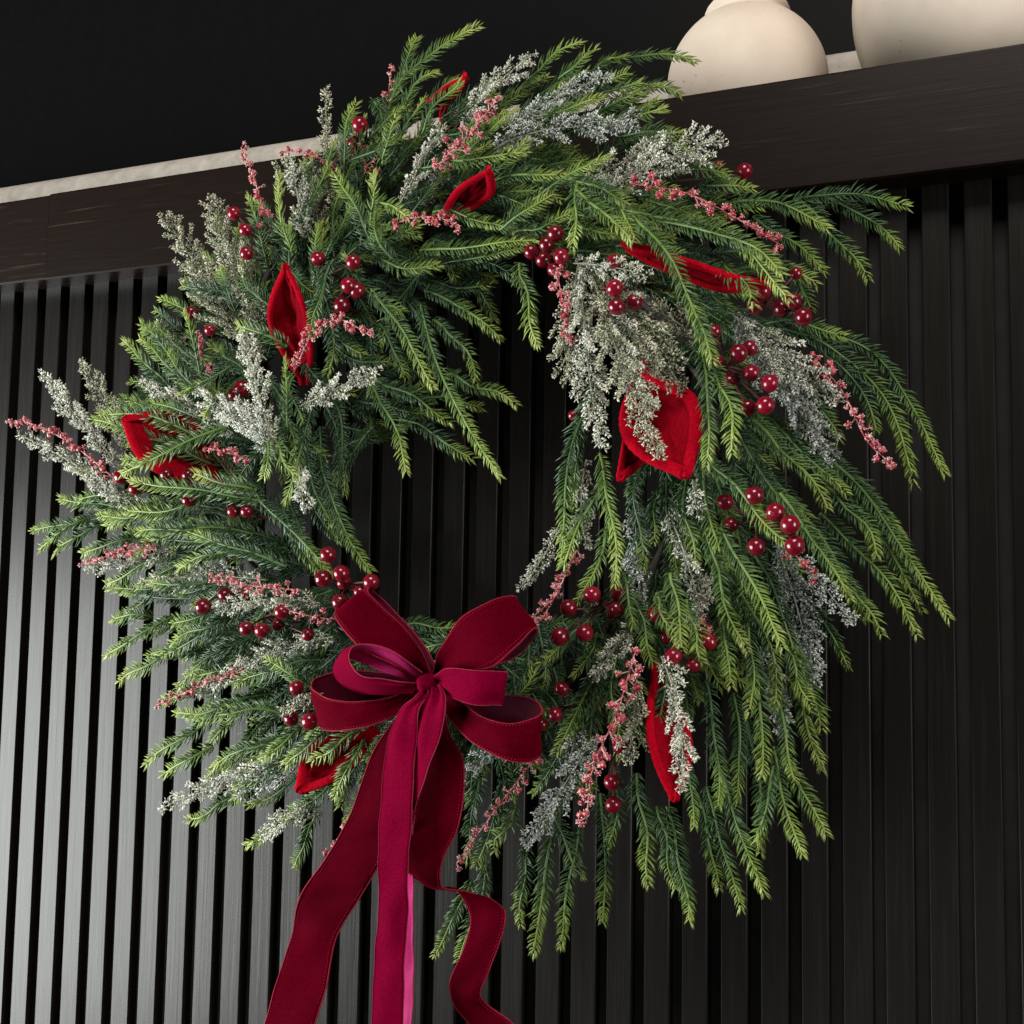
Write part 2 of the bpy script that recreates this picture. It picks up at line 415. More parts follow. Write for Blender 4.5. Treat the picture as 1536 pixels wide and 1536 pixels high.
def pine_sprig(Pc, bright=0.0, nl=0.0100, dens=1.0, tiplen=0.55, nw=0.00138, join=None):
    """one shoot: stem plus a needle mesh; bright shifts towards fresh green, or darker for painted shade in the under layer, tiplen is where the fresh tip starts"""
    Pn, L = resample(Pc, 0.0023 / dens)
    n = len(Pn)
    t = np.linspace(0, 1, n)
    T, N, B = frames(Pn)
    w1, w2 = rng.uniform(0, 6.28, 2); am = rng.uniform(.0004, .0022)       # slightly crooked stems
    Pn = Pn + (B * (am * np.sin(t * rng.uniform(5, 9) + w1))[:, None] + N * (am * .7 * np.sin(t * 6 + w2))[:, None]) * np.clip(t * 3, 0, 1)[:, None]
    T, N, B = frames(Pn)
    tw = rng.uniform(-.5, .5) * t                                            # and a little twist
    N, B = N * np.cos(tw)[:, None] + B * np.sin(tw)[:, None], B * np.cos(tw)[:, None] - N * np.sin(tw)[:, None]
    stemP = Pn[::3] if n > 12 else Pn
    sv, sf = tube(stemP, np.linspace(0.0011, 0.0007, len(stemP)), 5)
    ts = np.repeat(np.linspace(0, 1, len(stemP)), 5)
    fresh = lambda tt: np.clip((tt - tiplen) / (1 - tiplen), 0, 1) ** 1.1
    sg = np.clip(0.30 + 0.5 * fresh(ts) + bright, 0, 1)
    if join is None:
        stem = mesh_obj('pine_sprig', sv, sf, M['pine'], attr=sg)
        adopt(stem, wreath)
    P0s, D0s, D1s, Ls, Ws, Ss, Gs = [], [], [], [], [], [], []
    for side, cnt in ((0, 1), (1, 1), (2, 0.6), (3, 0.35)):
        idx = np.where(rng.random(n) < (0.95 if cnt == 1 else cnt))[0]
        m_ = len(idx)
        if side == 0: ang = np.pi / 2 + rng.normal(0, 0.20, m_)
        elif side == 1: ang = -np.pi / 2 + rng.normal(0, 0.20, m_)
        else: ang = (np.pi / 2 if side == 2 else -np.pi / 2) + rng.normal(0, .9, m_)
        tt = t[idx] + rng.uniform(-.4, .4, m_) / n
        radial = np.cos(ang)[:, None] * N[idx] + np.sin(ang)[:, None] * B[idx]
        spread = np.radians(rng.normal(49, 7, m_)) * (1 - 0.35 * np.clip((tt - .85) / .15, 0, 1))
        d0 = unit(np.cos(spread)[:, None] * T[idx] + np.sin(spread)[:, None] * radial)
        d1 = unit(d0 + T[idx] * rng.uniform(0.25, 0.6, m_)[:, None])
        Ln = nl * np.clip(rng.normal(1, 0.13, m_), .35, 1.4) * (1.0 - 0.38 * np.clip((tt - .6) / .4, 0, 1)) * (0.75 + 0.25 * np.clip(tt / .1, 0, 1))
        S = unit(np.cross(d0, rng.normal(0, 1, (m_, 3)) * 0.35 + N[idx]))
        P0s.append(Pn[idx] + radial * 0.0006); D0s.append(d0); D1s.append(d1); Ls.append(Ln)
        Ws.append(nw * rng.normal(1, .1, m_)); Ss.append(S)
        Gs.append(0.12 + 0.70 * fresh(tt) + bright + rng.normal(0, 0.04, m_))
    P0, D0, D1, Ln, W, S, G = [np.concatenate(q) for q in (P0s, D0s, D1s, Ls, Ws, Ss, Gs)]
    V, F = blades(P0, D0, D1, Ln, W, S)
    ga = np.repeat(G[:, None], 7, axis=1) + np.array([0, 0, 0, .03, .03, .03, .16])
    if join is not None:
        sf3 = np.vstack([sf[:, [0, 1, 2]], sf[:, [0, 2, 3]]])
        join.append((np.vstack([sv, V]), np.vstack([sf3, F + len(sv)]), np.r_[sg, np.clip(ga.ravel(), 0, 1)]))
        return None
    o = mesh_obj('needles', V, F, M['pine'], stem, attr=np.clip(ga.ravel(), 0, 1), smooth=True)
    o.matrix_parent_inverse = Matrix.Identity(4)
    o['kind'] = 'stuff'
    return stem

N_SPRIG = 0
def SP(pts, d0=0.115, d1=0.12, bright=0.0, **kw):
    """pts in photo pixels from base to tip"""
    global N_SPRIG
    k = len(pts)
    q = []
    for i, p_ in enumerate(pts):
        t = i / (k - 1)
        d = d0 + (d1 - d0) * t + 0.008 * math.sin(math.pi * t)
        q.append((p_[0], p_[1], p_[2] if len(p_) > 2 else d))
    if k == 2:
        bx, by = pts[0][:2]; tx, ty = pts[1][:2]
        L = math.hypot(tx - bx, ty - by); bd = random.uniform(-.05, .05)
        q.insert(1, ((bx + tx) / 2 - (ty - by) * bd, (by + ty) / 2 + (tx - bx) * bd - 0.02 * L, (q[0][2] + q[1][2]) / 2 + 0.006))
    N_SPRIG += 1
    return pine_sprig(path_px(q, 60), bright, **kw)

# --- hand-placed shoots (base ... tip), front layer
S_TOP = [
 ([(575,200),(600,120),(650,78),(718,42)],.10,.10,.08), ([(606,118),(612,85),(625,57)],.09,.09,.05), ([(517,250),(519,200),(533,153)],.12,.12,.08),
 ([(598,180),(620,135),(655,108)],.11,.11,.05), ([(632,205),(655,160),(686,122)],.13,.13,.10), ([(575,245),(580,210),(596,178)],.13,.14,.18),
 ([(705,225),(735,195),(774,166)],.15,.16,.12), ([(672,240),(725,238),(786,226)],.14,.15,.12), ([(440,385),(425,330),(414,262)],.13,.15,.28),
 ([(402,400),(388,345),(370,290)],.12,.13,.0), ([(565,375),(530,310),(506,258)],.14,.14,.05), ([(556,330),(560,295),(560,262)],.15,.16,.2),
 ([(560,300),(585,310),(618,328)],.15,.17,.22), ([(650,318),(700,322),(765,348)],.14,.15,.05), ([(630,376),(720,368),(804,360)],.13,.15,.10),
 ([(540,420),(530,400),(521,386)],.13,.14,.08), ([(790,120),(830,85),(868,62)],.11,.11,.12), ([(838,118),(865,95),(893,76)],.11,.11,.12),
 ([(880,120),(930,85),(975,82),(1043,93)],.09,.09,-.03), ([(885,108),(905,95),(934,82)],.10,.10,.0), ([(925,118),(975,128),(1020,140)],.08,.08,-.05),
 ([(935,188),(965,170),(996,161)],.11,.12,.05), ([(815,172),(860,160),(902,148)],.13,.13,.10), ([(800,300),(850,265),(909,237)],.15,.16,.10),
 ([(735,272),(790,262),(845,262)],.15,.16,.10), ([(750,345),(790,315),(830,292)],.15,.16,.10), ([(770,350),(810,338),(858,325)],.14,.15,.06),
 ([(868,270),(862,320),(860,375)],.16,.17,.12), ([(865,285),(905,318),(945,362)],.17,.175,.12), ([(860,270),(905,285),(946,308)],.16,.16,.04),
 ([(910,285),(935,315),(950,358)],.15,.16,.10), ([(930,312),(1010,330),(1100,358),(1185,445)],.15,.17,.17), ([(985,332),(1060,345),(1130,368),(1172,412)],.16,.175,.10),
 ([(945,320),(1000,375),(1035,460),(1071,541)],.16,.175,.12), ([(1085,395),(1110,420),(1134,454)],.16,.165,.15), ([(1035,245),(1065,255),(1098,268)],.13,.13,.08),
 ([(1050,278),(1090,278),(1127,284)],.13,.13,.05), ([(970,300),(1010,312),(1048,328)],.15,.15,.08), ([(930,205),(975,198),(1022,202)],.12,.12,.0),
 ([(1100,302),(1160,300),(1200,318),(1238,344)],.13,.14,.15), ([(1190,300),(1260,292),(1359,306)],.09,.08,-.02), ([(1225,292),(1290,320),(1347,371)],.08,.075,.02),
 ([(1195,300),(1250,350),(1300,419)],.09,.08,-.02), ([(1130,325),(1180,360),(1238,403)],.11,.11,-.02), ([(1150,395),(1185,405),(1223,425)],.12,.12,.05),
 ([(1195,410),(1205,435),(1215,464)],.09,.09,-.1), ([(1150,485),(1205,485),(1265,503)],.10,.10,-.08), ([(560,150),(575,190),(572,240)],.10,.12,.0),
 ([(690,290),(760,285),(840,300)],.13,.14,.03), ([(640,400),(720,385),(790,372)],.12,.13,-.06), ([(830,205),(880,190),(925,186)],.12,.12,.02),
]
S_RIGHT = [
 ([(1175,492),(1250,520),(1320,590),(1371,724)],.10,.09,.04), ([(1195,488),(1300,525),(1370,610),(1416,711)],.09,.08,.04), ([(1240,535),(1285,575),(1313,645)],.10,.10,-.06),
 ([(1048,500),(1062,590),(1066,640),(1057,698)],.165,.175,.16), ([(1065,545),(1090,600),(1103,680)],.165,.175,.12), ([(1040,455),(1055,500),(1070,542)],.17,.175,.2),
 ([(905,560),(870,640),(847,740),(841,842)],.14,.15,.02), ([(900,680),(915,760),(925,876)],.15,.165,.27), ([(905,720),(870,790),(842,850)],.14,.15,.15),
 ([(1060,690),(1120,750),(1184,824)],.15,.165,.16), ([(1180,640),(1280,720),(1350,820),(1423,926)],.11,.10,.12), ([(1230,770),(1310,850),(1378,950)],.10,.095,.10),
 ([(1240,840),(1285,890),(1322,951)],.10,.10,.10), ([(1230,680),(1290,735),(1352,803)],.10,.10,-.06), ([(1150,625),(1210,680),(1265,742)],.12,.12,.03),
 ([(1130,630),(1190,690),(1243,762)],.13,.13,.08), ([(1240,730),(1285,775),(1318,830)],.11,.11,.0), ([(1170,740),(1225,815),(1273,898)],.14,.14,.16),
 ([(1050,660),(1065,760),(1085,850)],.14,.15,.06), ([(1060,800),(1085,890),(1117,979)],.15,.15,.14), ([(1080,790),(1130,880),(1177,970)],.15,.16,.20),
 ([(1085,930),(1090,980),(1098,1029)],.14,.15,.14), ([(1120,920),(1128,990),(1128,1068)],.13,.14,.12), ([(1135,1000),(1142,1080),(1143,1163)],.13,.14,.14),
 ([(1160,1120),(1178,1200),(1200,1282)],.11,.12,.14), ([(1160,1150),(1150,1205),(1136,1262)],.12,.125,.12), ([(1175,960),(1195,1010),(1212,1060)],.12,.12,.14),
 ([(1165,1040),(1180,1110),(1192,1175)],.12,.12,.16), ([(885,930),(850,960),(812,996)],.13,.14,.12), ([(895,950),(885,980),(862,1013)],.13,.14,.12),
 ([(905,990),(870,1060),(834,1128)],.12,.13,.06), ([(910,790),(895,850),(868,902)],.15,.16,.22), ([(935,860),(945,900),(949,942)],.15,.16,.10),
 ([(950,890),(965,940),(981,991)],.15,.155,.10), ([(985,890),(1000,930),(1015,964)],.16,.165,.16), ([(1005,860),(1015,920),(1028,974)],.16,.165,.16),
 ([(1030,900),(1042,950),(1054,994)],.155,.16,.16), ([(1170,1130),(1205,1190),(1238,1252)],.11,.11,.16), ([(1185,1020),(1210,1080),(1229,1156)],.11,.11,.16),
 ([(1195,980),(1215,1030),(1229,1092)],.11,.11,.14), ([(1070,1130),(1110,1240),(1143,1341)],.11,.11,.08), ([(1060,1180),(1085,1270),(1111,1363)],.10,.10,.04),
 ([(1050,1200),(1065,1260),(1077,1332)],.10,.10,.10), ([(1000,1210),(1020,1290),(1034,1380)],.11,.11,.12), ([(985,1210),(1000,1270),(1010,1331)],.11,.11,.06),
 ([(955,1160),(965,1240),(977,1326)],.11,.11,.06), ([(900,1190),(908,1290),(904,1383)],.09,.09,-.02), ([(835,1230),(850,1270),(871,1316)],.10,.10,-.05),
 ([(870,1230),(855,1320),(840,1419)],.10,.10,.02), ([(830,1250),(812,1340),(802,1430)],.10,.10,.08), ([(795,1260),(785,1320),(781,1386)],.09,.09,.0),
 ([(730,1290),(715,1370),(688,1440)],.08,.08,.10), ([(710,1320),(685,1370),(652,1432)],.08,.08,.10), ([(775,1210),(760,1240),(740,1275)],.12,.125,.18),
 ([(1010,1050),(1030,1130),(1040,1240)],.13,.13,-.02), ([(1060,1020),(1075,1120),(1078,1210)],.13,.13,.0), ([(1100,1040),(1110,1120),(1105,1200)],.12,.12,.02),
 ([(1090,860),(1150,960),(1165,1060)],.13,.13,.04), ([(1130,830),(1175,920),(1195,1000)],.12,.12,.04), ([(1180,870),(1235,930),(1270,1000)],.09,.09,-.1),
 ([(960,700),(955,770),(965,850)],.14,.14,-.06), ([(1000,720),(1005,790),(1020,860)],.14,.14,-.08), ([(1030,720),(1030,780),(1045,850)],.145,.15,-.05),
 ([(1100,640),(1150,720),(1195,790)],.125,.13,-.06), ([(1200,640),(1255,700),(1290,760)],.105,.1,-.08), ([(1210,780),(1260,850),(1300,930)],.105,.1,-.04),
 ([(1275,745),(1335,830),(1385,915)],.1,.095,.10), ([(870,1120),(850,1180),(820,1240)],.12,.12,-.04), ([(920,1150),(925,1210),(915,1270)],.10,.10,-.06),
 ([(870,1060),(845,1120),(800,1190)],.12,.12,-.08), ([(760,1170),(740,1230),(715,1300)],.11,.11,-.05), ([(720,1160),(712,1220),(695,1290)],.11,.11,-.04),
 ([(1180,570),(1225,600),(1255,660)],.11,.11,-.08), ([(880,600),(868,680),(862,760)],.14,.14,-.06), ([(1120,1080),(1140,1190),(1142,1280)],.11,.11,-.02),
]
S_LEFT = [
 ([(170,770),(110,785),(52,796)],.08,.07,.06), ([(130,778),(95,795),(60,824)],.085,.08,.06), ([(155,785),(115,805),(80,829)],.09,.085,.04), ([(190,765),(140,755),(92,747)],.09,.09,.05),
 ([(265,758),(210,765),(158,788)],.12,.12,.16), ([(255,835),(205,852),(157,878)],.12,.115,.16), ([(230,925),(200,922),(168,928)],.10,.10,.10), ([(260,925),(205,955),(156,986)],.11,.11,.10),
 ([(285,960),(230,990),(181,1024)],.11,.11,.06), ([(335,1070),(275,1105),(219,1148)],.13,.13,.14), ([(320,1120),(280,1140),(247,1161)],.13,.13,.12), ([(370,1190),(325,1210),(283,1231)],.12,.12,.16),
 ([(365,1055),(315,1065),(266,1073)],.14,.14,.12), ([(470,1200),(420,1235),(367,1270)],.12,.12,.10), ([(480,1215),(460,1255),(443,1304)],.12,.12,.02), ([(475,1040),(435,1010),(400,990)],.15,.16,.12),
 ([(465,1085),(430,1105),(398,1141)],.15,.155,.12), ([(545,1110),(525,1150),(502,1191)],.16,.165,.20), ([(540,1095),(505,1115),(472,1144)],.165,.165,.10), ([(500,1090),(465,1115),(430,1148)],.155,.16,.08),
 ([(265,590),(225,550),(186,513)],.12,.12,.12), ([(275,560),(245,520),(210,482)],.13,.13,.10), ([(285,580),(250,545),(210,506)],.13,.13,.06), ([(300,560),(290,510),(276,469)],.14,.15,.14),
 ([(290,650),(220,625),(152,620)],.14,.14,.08), ([(270,668),(205,650),(143,632)],.14,.14,.08), ([(340,640),(265,670),(182,712)],.165,.165,.10), ([(390,750),(290,735),(196,720)],.155,.155,.14),
 ([(385,735),(340,725),(292,712)],.16,.165,.06), ([(190,745),(150,720),(108,698)],.11,.11,.06), ([(330,585),(320,600),(306,622)],.16,.165,.18), ([(430,520),(395,500),(356,490)],.16,.165,.06),
 ([(400,655),(402,690),(396,718)],.165,.17,.16), ([(412,660),(428,690),(444,724)],.165,.17,.16), ([(432,640),(430,590),(427,537)],.165,.17,.06), ([(275,640),(235,618),(196,602)],.12,.12,.0),
 ([(345,550),(310,570),(272,588)],.16,.165,.06), ([(560,580),(590,640),(611,707)],.13,.14,.06), ([(630,455),(660,560),(700,640),(752,714)],.13,.14,.02), ([(600,628),(650,650),(708,688)],.12,.125,.0),
 ([(670,560),(720,580),(773,606)],.12,.125,.0), ([(565,570),(615,595),(676,630)],.13,.135,.03), ([(637,436),(695,462),(749,508)],.13,.135,.0), ([(650,480),(690,515),(718,575)],.13,.13,-.02),
 ([(570,485),(590,520),(607,567)],.13,.13,-.05), ([(557,434),(605,500),(649,579)],.15,.155,.12), ([(595,595),(615,590),(643,575)],.12,.12,.0), ([(640,595),(680,598),(721,609)],.11,.115,-.02),
 ([(779,395),(790,450),(806,516)],.15,.155,.08), ([(480,680),(500,760),(558,853)],.13,.13,-.06), ([(455,640),(470,720),(505,800)],.13,.13,-.08), ([(420,740),(440,800),(490,870)],.14,.145,-.06),
 ([(360,720),(440,800),(500,860)],.15,.15,-.04), ([(470,600),(450,680),(430,750)],.15,.155,-.08), ([(400,560),(430,620),(450,700)],.15,.155,-.06), ([(480,430),(500,490),(490,560)],.14,.14,-.08),
 ([(520,400),(560,440),(600,470)],.135,.135,-.08), ([(640,400),(600,450),(570,520)],.125,.125,-.08), ([(560,380),(600,400),(660,400)],.14,.14,-.06), ([(500,390),(480,440),(470,500)],.15,.15,-.06),
 ([(430,400),(460,430),(500,440)],.14,.14,-.04), ([(340,820),(270,810),(200,830)],.13,.13,.08), ([(380,800),(300,790),(230,800)],.14,.14,.0), ([(430,850),(350,820),(280,800)],.15,.15,-.05),
 ([(360,950),(300,955),(240,985)],.12,.12,-.02), ([(350,960),(310,990),(265,1035)],.11,.11,-.05), ([(420,1070),(360,1065),(300,1085)],.14,.14,.0), ([(440,1110),(380,1120),(320,1150)],.14,.14,.04),
 ([(450,1130),(400,1160),(350,1200)],.14,.14,.04), ([(520,1140),(480,1190),(430,1230)],.14,.14,.06), ([(480,990),(420,1000),(350,1030)],.14,.14,-.04), ([(330,730),(260,760),(190,770)],.14,.14,.06),
 ([(440,330),(470,300),(490,250)],.13,.13,-.04), ([(420,470),(380,440),(360,400)],.13,.13,-.02), ([(600,400),(570,360),(560,310)],.14,.14,-.04), ([(430,640),(380,690),(340,740)],.15,.15,-.06),
 ([(690,400),(720,430),(740,480)],.10,.10,-.1), ([(590,940),(640,938),(690,940)],.09,.09,.0), ([(730,1080),(770,1050),(800,1010)],.12,.12,-.06), ([(560,640),(530,680),(515,740)],.11,.11,-.08),
]
for grp in (S_TOP, S_RIGHT, S_LEFT):
    for pts, d0, d1, br in grp:
        SP(pts, d0, d1, br + random.uniform(-.06, .08) + (.04 if grp is not S_RIGHT else .01), tiplen=random.uniform(.26, .62), nl=random.uniform(.0088, .0108))

# --- further shoots between the placed ones, same growth
def flow(a):
    """growth direction in the picture at ring angle a (radians, 0 = right, pi/2 = top)"""
    deg = math.degrees(a) % 360
    tab = [(0, -62), (30, -38), (60, 2), (90, 22), (120, 65), (150, 120), (180, 168), (210, 195), (240, 222), (270, 262), (300, 276), (330, 290), (360, 298)]
    for (a0, v0), (a1, v1) in zip(tab, tab[1:]):
        if a0 <= deg <= a1:
            return math.radians(v0 + (v1 - v0) * (deg - a0) / (a1 - a0))
for (g0, g1, k0, k1, cnt, l0, l1) in ((50, 112, .88, 1.22, 24, 85, 140), (112, 190, .82, 1.10, 18, 70, 115), (190, 262, .95, 1.34, 34, 95, 145), (300, 360, .9, 1.2, 10, 110, 160)):
    for i in range(cnt):
        a_ = math.radians(g0 + (g1 - g0) * (i + random.random()) / cnt)
        k = random.uniform(k0, k1)
        bx, by = RC[0] + RX * k * math.cos(a_), RC[1] - RY * k * math.sin(a_)
        th = flow(a_) + random.gauss(0, .28); L = random.uniform(l0, l1); cv = random.uniform(-.12, .12)
        d = random.uniform(.10, .143) - max(0, k - 1.1) * .1
        mx, my = bx + L * .5 * math.cos(th + cv), by - L * .5 * math.sin(th + cv)
        SP([(bx, by), (mx, my), (bx + L * math.cos(th - cv * .3), by - L * math.sin(th - cv * .3))], d, d + .006, random.uniform(-.02, .14), tiplen=random.uniform(.3, .6), nl=random.uniform(.0088, .0105))

# --- under layer, needle colour darkened as shade between the shoots; following the growth of the wreath: out of the ring, swept round and down
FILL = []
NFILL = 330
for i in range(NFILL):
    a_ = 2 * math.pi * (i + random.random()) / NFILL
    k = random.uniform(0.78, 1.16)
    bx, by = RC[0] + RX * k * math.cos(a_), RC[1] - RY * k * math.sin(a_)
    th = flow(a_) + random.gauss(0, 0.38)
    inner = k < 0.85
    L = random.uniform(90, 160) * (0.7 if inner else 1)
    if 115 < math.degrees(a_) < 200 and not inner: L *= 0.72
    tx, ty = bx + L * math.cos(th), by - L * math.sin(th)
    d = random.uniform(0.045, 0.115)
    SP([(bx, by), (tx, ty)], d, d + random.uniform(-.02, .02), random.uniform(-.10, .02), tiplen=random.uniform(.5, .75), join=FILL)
for i in range(150):            # dense centre of the ring, needles coloured darker to stand for shade, upper left round to lower left
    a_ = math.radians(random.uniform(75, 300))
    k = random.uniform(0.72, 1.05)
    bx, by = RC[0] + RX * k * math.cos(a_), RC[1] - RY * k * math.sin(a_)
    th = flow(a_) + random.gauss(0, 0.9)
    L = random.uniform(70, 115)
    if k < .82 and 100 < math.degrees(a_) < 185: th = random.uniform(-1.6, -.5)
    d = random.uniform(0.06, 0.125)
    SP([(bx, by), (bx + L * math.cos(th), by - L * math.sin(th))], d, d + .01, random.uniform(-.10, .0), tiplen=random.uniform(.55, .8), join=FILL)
for pts in ([(480,560),(520,600),(570,640)], [(470,560),(500,640),(505,720)], [(520,520),(550,580),(555,650)], [(560,480),(570,540),(600,600)], [(450,520),(480,570),(530,590)], [(600,440),(640,500),(650,560)],
            [(520,640),(560,650),(610,640)], [(500,690),(540,660),(590,650)], [(640,420),(690,430),(735,430)], [(600,420),(650,430),(700,460)], [(480,470),(530,510),(560,560)], [(560,420),(600,440),(640,500)],
            [(500,600),(515,660),(500,740)], [(480,640),(485,700),(495,780)], [(520,560),(570,560),(620,540)], [(540,470),(560,520),(555,590)], [(500,520),(540,540),(590,545)], [(590,380),(640,395),(700,400)],
            [(450,700),(470,760),(510,810)], [(600,470),(620,520),(610,580)], [(530,600),(580,610),(640,620)], [(700,390),(740,400),(780,420)], [(460,440),(480,490),(520,530)], [(430,740),(450,790),(470,850)]):
    d = random.uniform(.085, .12)
    SP(pts, d, d + .01, random.uniform(-.12, -.03), tiplen=random.uniform(.6, .85), join=FILL)  # shadow inside the ring painted into these shoots' darker needle colour
for pts in ([(600,200),(640,150),(690,120)], [(640,210),(690,170),(740,140)], [(690,210),(740,170),(790,140)], [(740,200),(800,160),(850,130)], [(800,200),(850,165),(910,140)], [(860,190),(910,160),(960,140)],
            [(900,170),(945,145),(990,128)], [(890,200),(940,170),(985,150)], [(620,230),(640,180),(660,140)], [(560,230),(590,190),(610,150)], [(660,180),(700,150),(750,120)], [(720,170),(770,140),(820,115)],
            [(780,160),(830,130),(880,105)], [(840,160),(890,130),(940,112)], [(520,260),(540,220),(545,180)], [(480,290),(490,250),(500,215)], [(930,230),(985,215),(1035,225)], [(980,260),(1040,250),(1090,262)],
            [(590,260),(610,220),(650,190)], [(450,300),(455,270),(470,235)], [(700,250),(760,220),(820,205)], [(1020,290),(1080,300),(1140,310)], [(860,150),(905,140),(960,122)], [(870,180),(930,160),(970,138)]):
    d = random.uniform(.085, .115)
    SP(pts, d, d + .005, random.uniform(-.06, .06), tiplen=random.uniform(.4, .7), join=FILL)
fo = np.cumsum([0] + [len(q[0]) for q in FILL])
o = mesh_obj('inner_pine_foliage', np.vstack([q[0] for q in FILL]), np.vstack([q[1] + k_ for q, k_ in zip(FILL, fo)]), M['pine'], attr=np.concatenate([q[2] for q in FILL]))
adopt(o, wreath); o['kind'] = 'stuff'

# ---------------------------------------------------------------- frosted sprays
def frost_spray(pts, wpx, m_, d0=0.14, d1=0.145, dens=1.0, white=0.5):
    k = len(pts)
    q = [(p_[0], p_[1], d0 + (d1 - d0) * i / (k - 1) + 0.006 * math.sin(math.pi * i / (k - 1))) for i, p_ in enumerate(pts)]
    Pc, L = resample(path_px(q, 50), 0.002)
    T, N, B = frames(Pc); n = len(Pc)
    half = wpx * 0.5 / 2100.0
    sv, sf = tube(Pc[::2], np.linspace(0.0007, 0.0004, len(Pc[::2])), 5)
    stem = mesh_obj('frosted_spray', sv, sf, m_, attr=np.full(len(sv), 0.35)); adopt(stem, wreath)
    P0, D, G = [], [], []
    nb = max(7, int(L / 0.0042 * dens))
    for j in range(nb):
        t = (j + rng.random()) / nb
        i = min(n - 1, int(t * n))
        prof = math.sin(math.pi * min(1, 0.16 + 0.80 * t)) ** 0.8
        bl = max(0.0035, half * 1.25 * prof * rng.uniform(0.7, 1.15))
        side = 1 if j % 2 else -1
        ang = side * (math.pi / 2) + rng.normal(0, 0.75)
        rad = math.cos(ang) * N[i] + math.sin(ang) * B[i]
        sp = math.radians(rng.normal(38, 8))
        d = unit(math.cos(sp) * T[i] + math.sin(sp) * rad)
        side2 = unit(np.cross(d, N[i]))
        m2 = max(3, int(bl / 0.00115))
        for s in range(m2):
            u = (s + .5) / m2
            base = Pc[i] + d * bl * u + (T[i] * 0.2) * bl * u * u
            for q2 in range(5):
                # short side twigs off the branchlet
                reach = 0.0036 * (1 - .55 * u) * rng.random()
                sd = unit(d * 0.8 + side2 * (1 if q2 % 2 else -1) * rng.uniform(.3, 1.1) + N[i] * rng.normal(0, .5))
                P0.append(base + sd * reach); D.append(unit(sd + rng.normal(0, .45, 3)))
                G.append(white * 0.72 + 0.32 * u + rng.normal(0, .27))
    P0, D, G = np.array(P0), np.array(D), np.array(G)
    m3 = len(P0)
    S = unit(np.cross(D, rng.normal(0, 1, (m3, 3))))
    V, F = blades(P0, D, unit(D + rng.normal(0, .3, (m3, 3))), rng.uniform(.0014, .0030, m3), rng.uniform(.0008, .0014, m3), S)
    ga = np.repeat(G[:, None], 7, axis=1) + np.array([-.12, -.12, -.12, .05, .05, .05, .3])
    o = mesh_obj('leaflets', V, F, m_, stem, attr=np.clip(ga.ravel(), 0, 1), smooth=False)
    o['kind'] = 'stuff'
OL, WH, BL = M['frost_olive'], M['frost_white'], M['frost_blue']
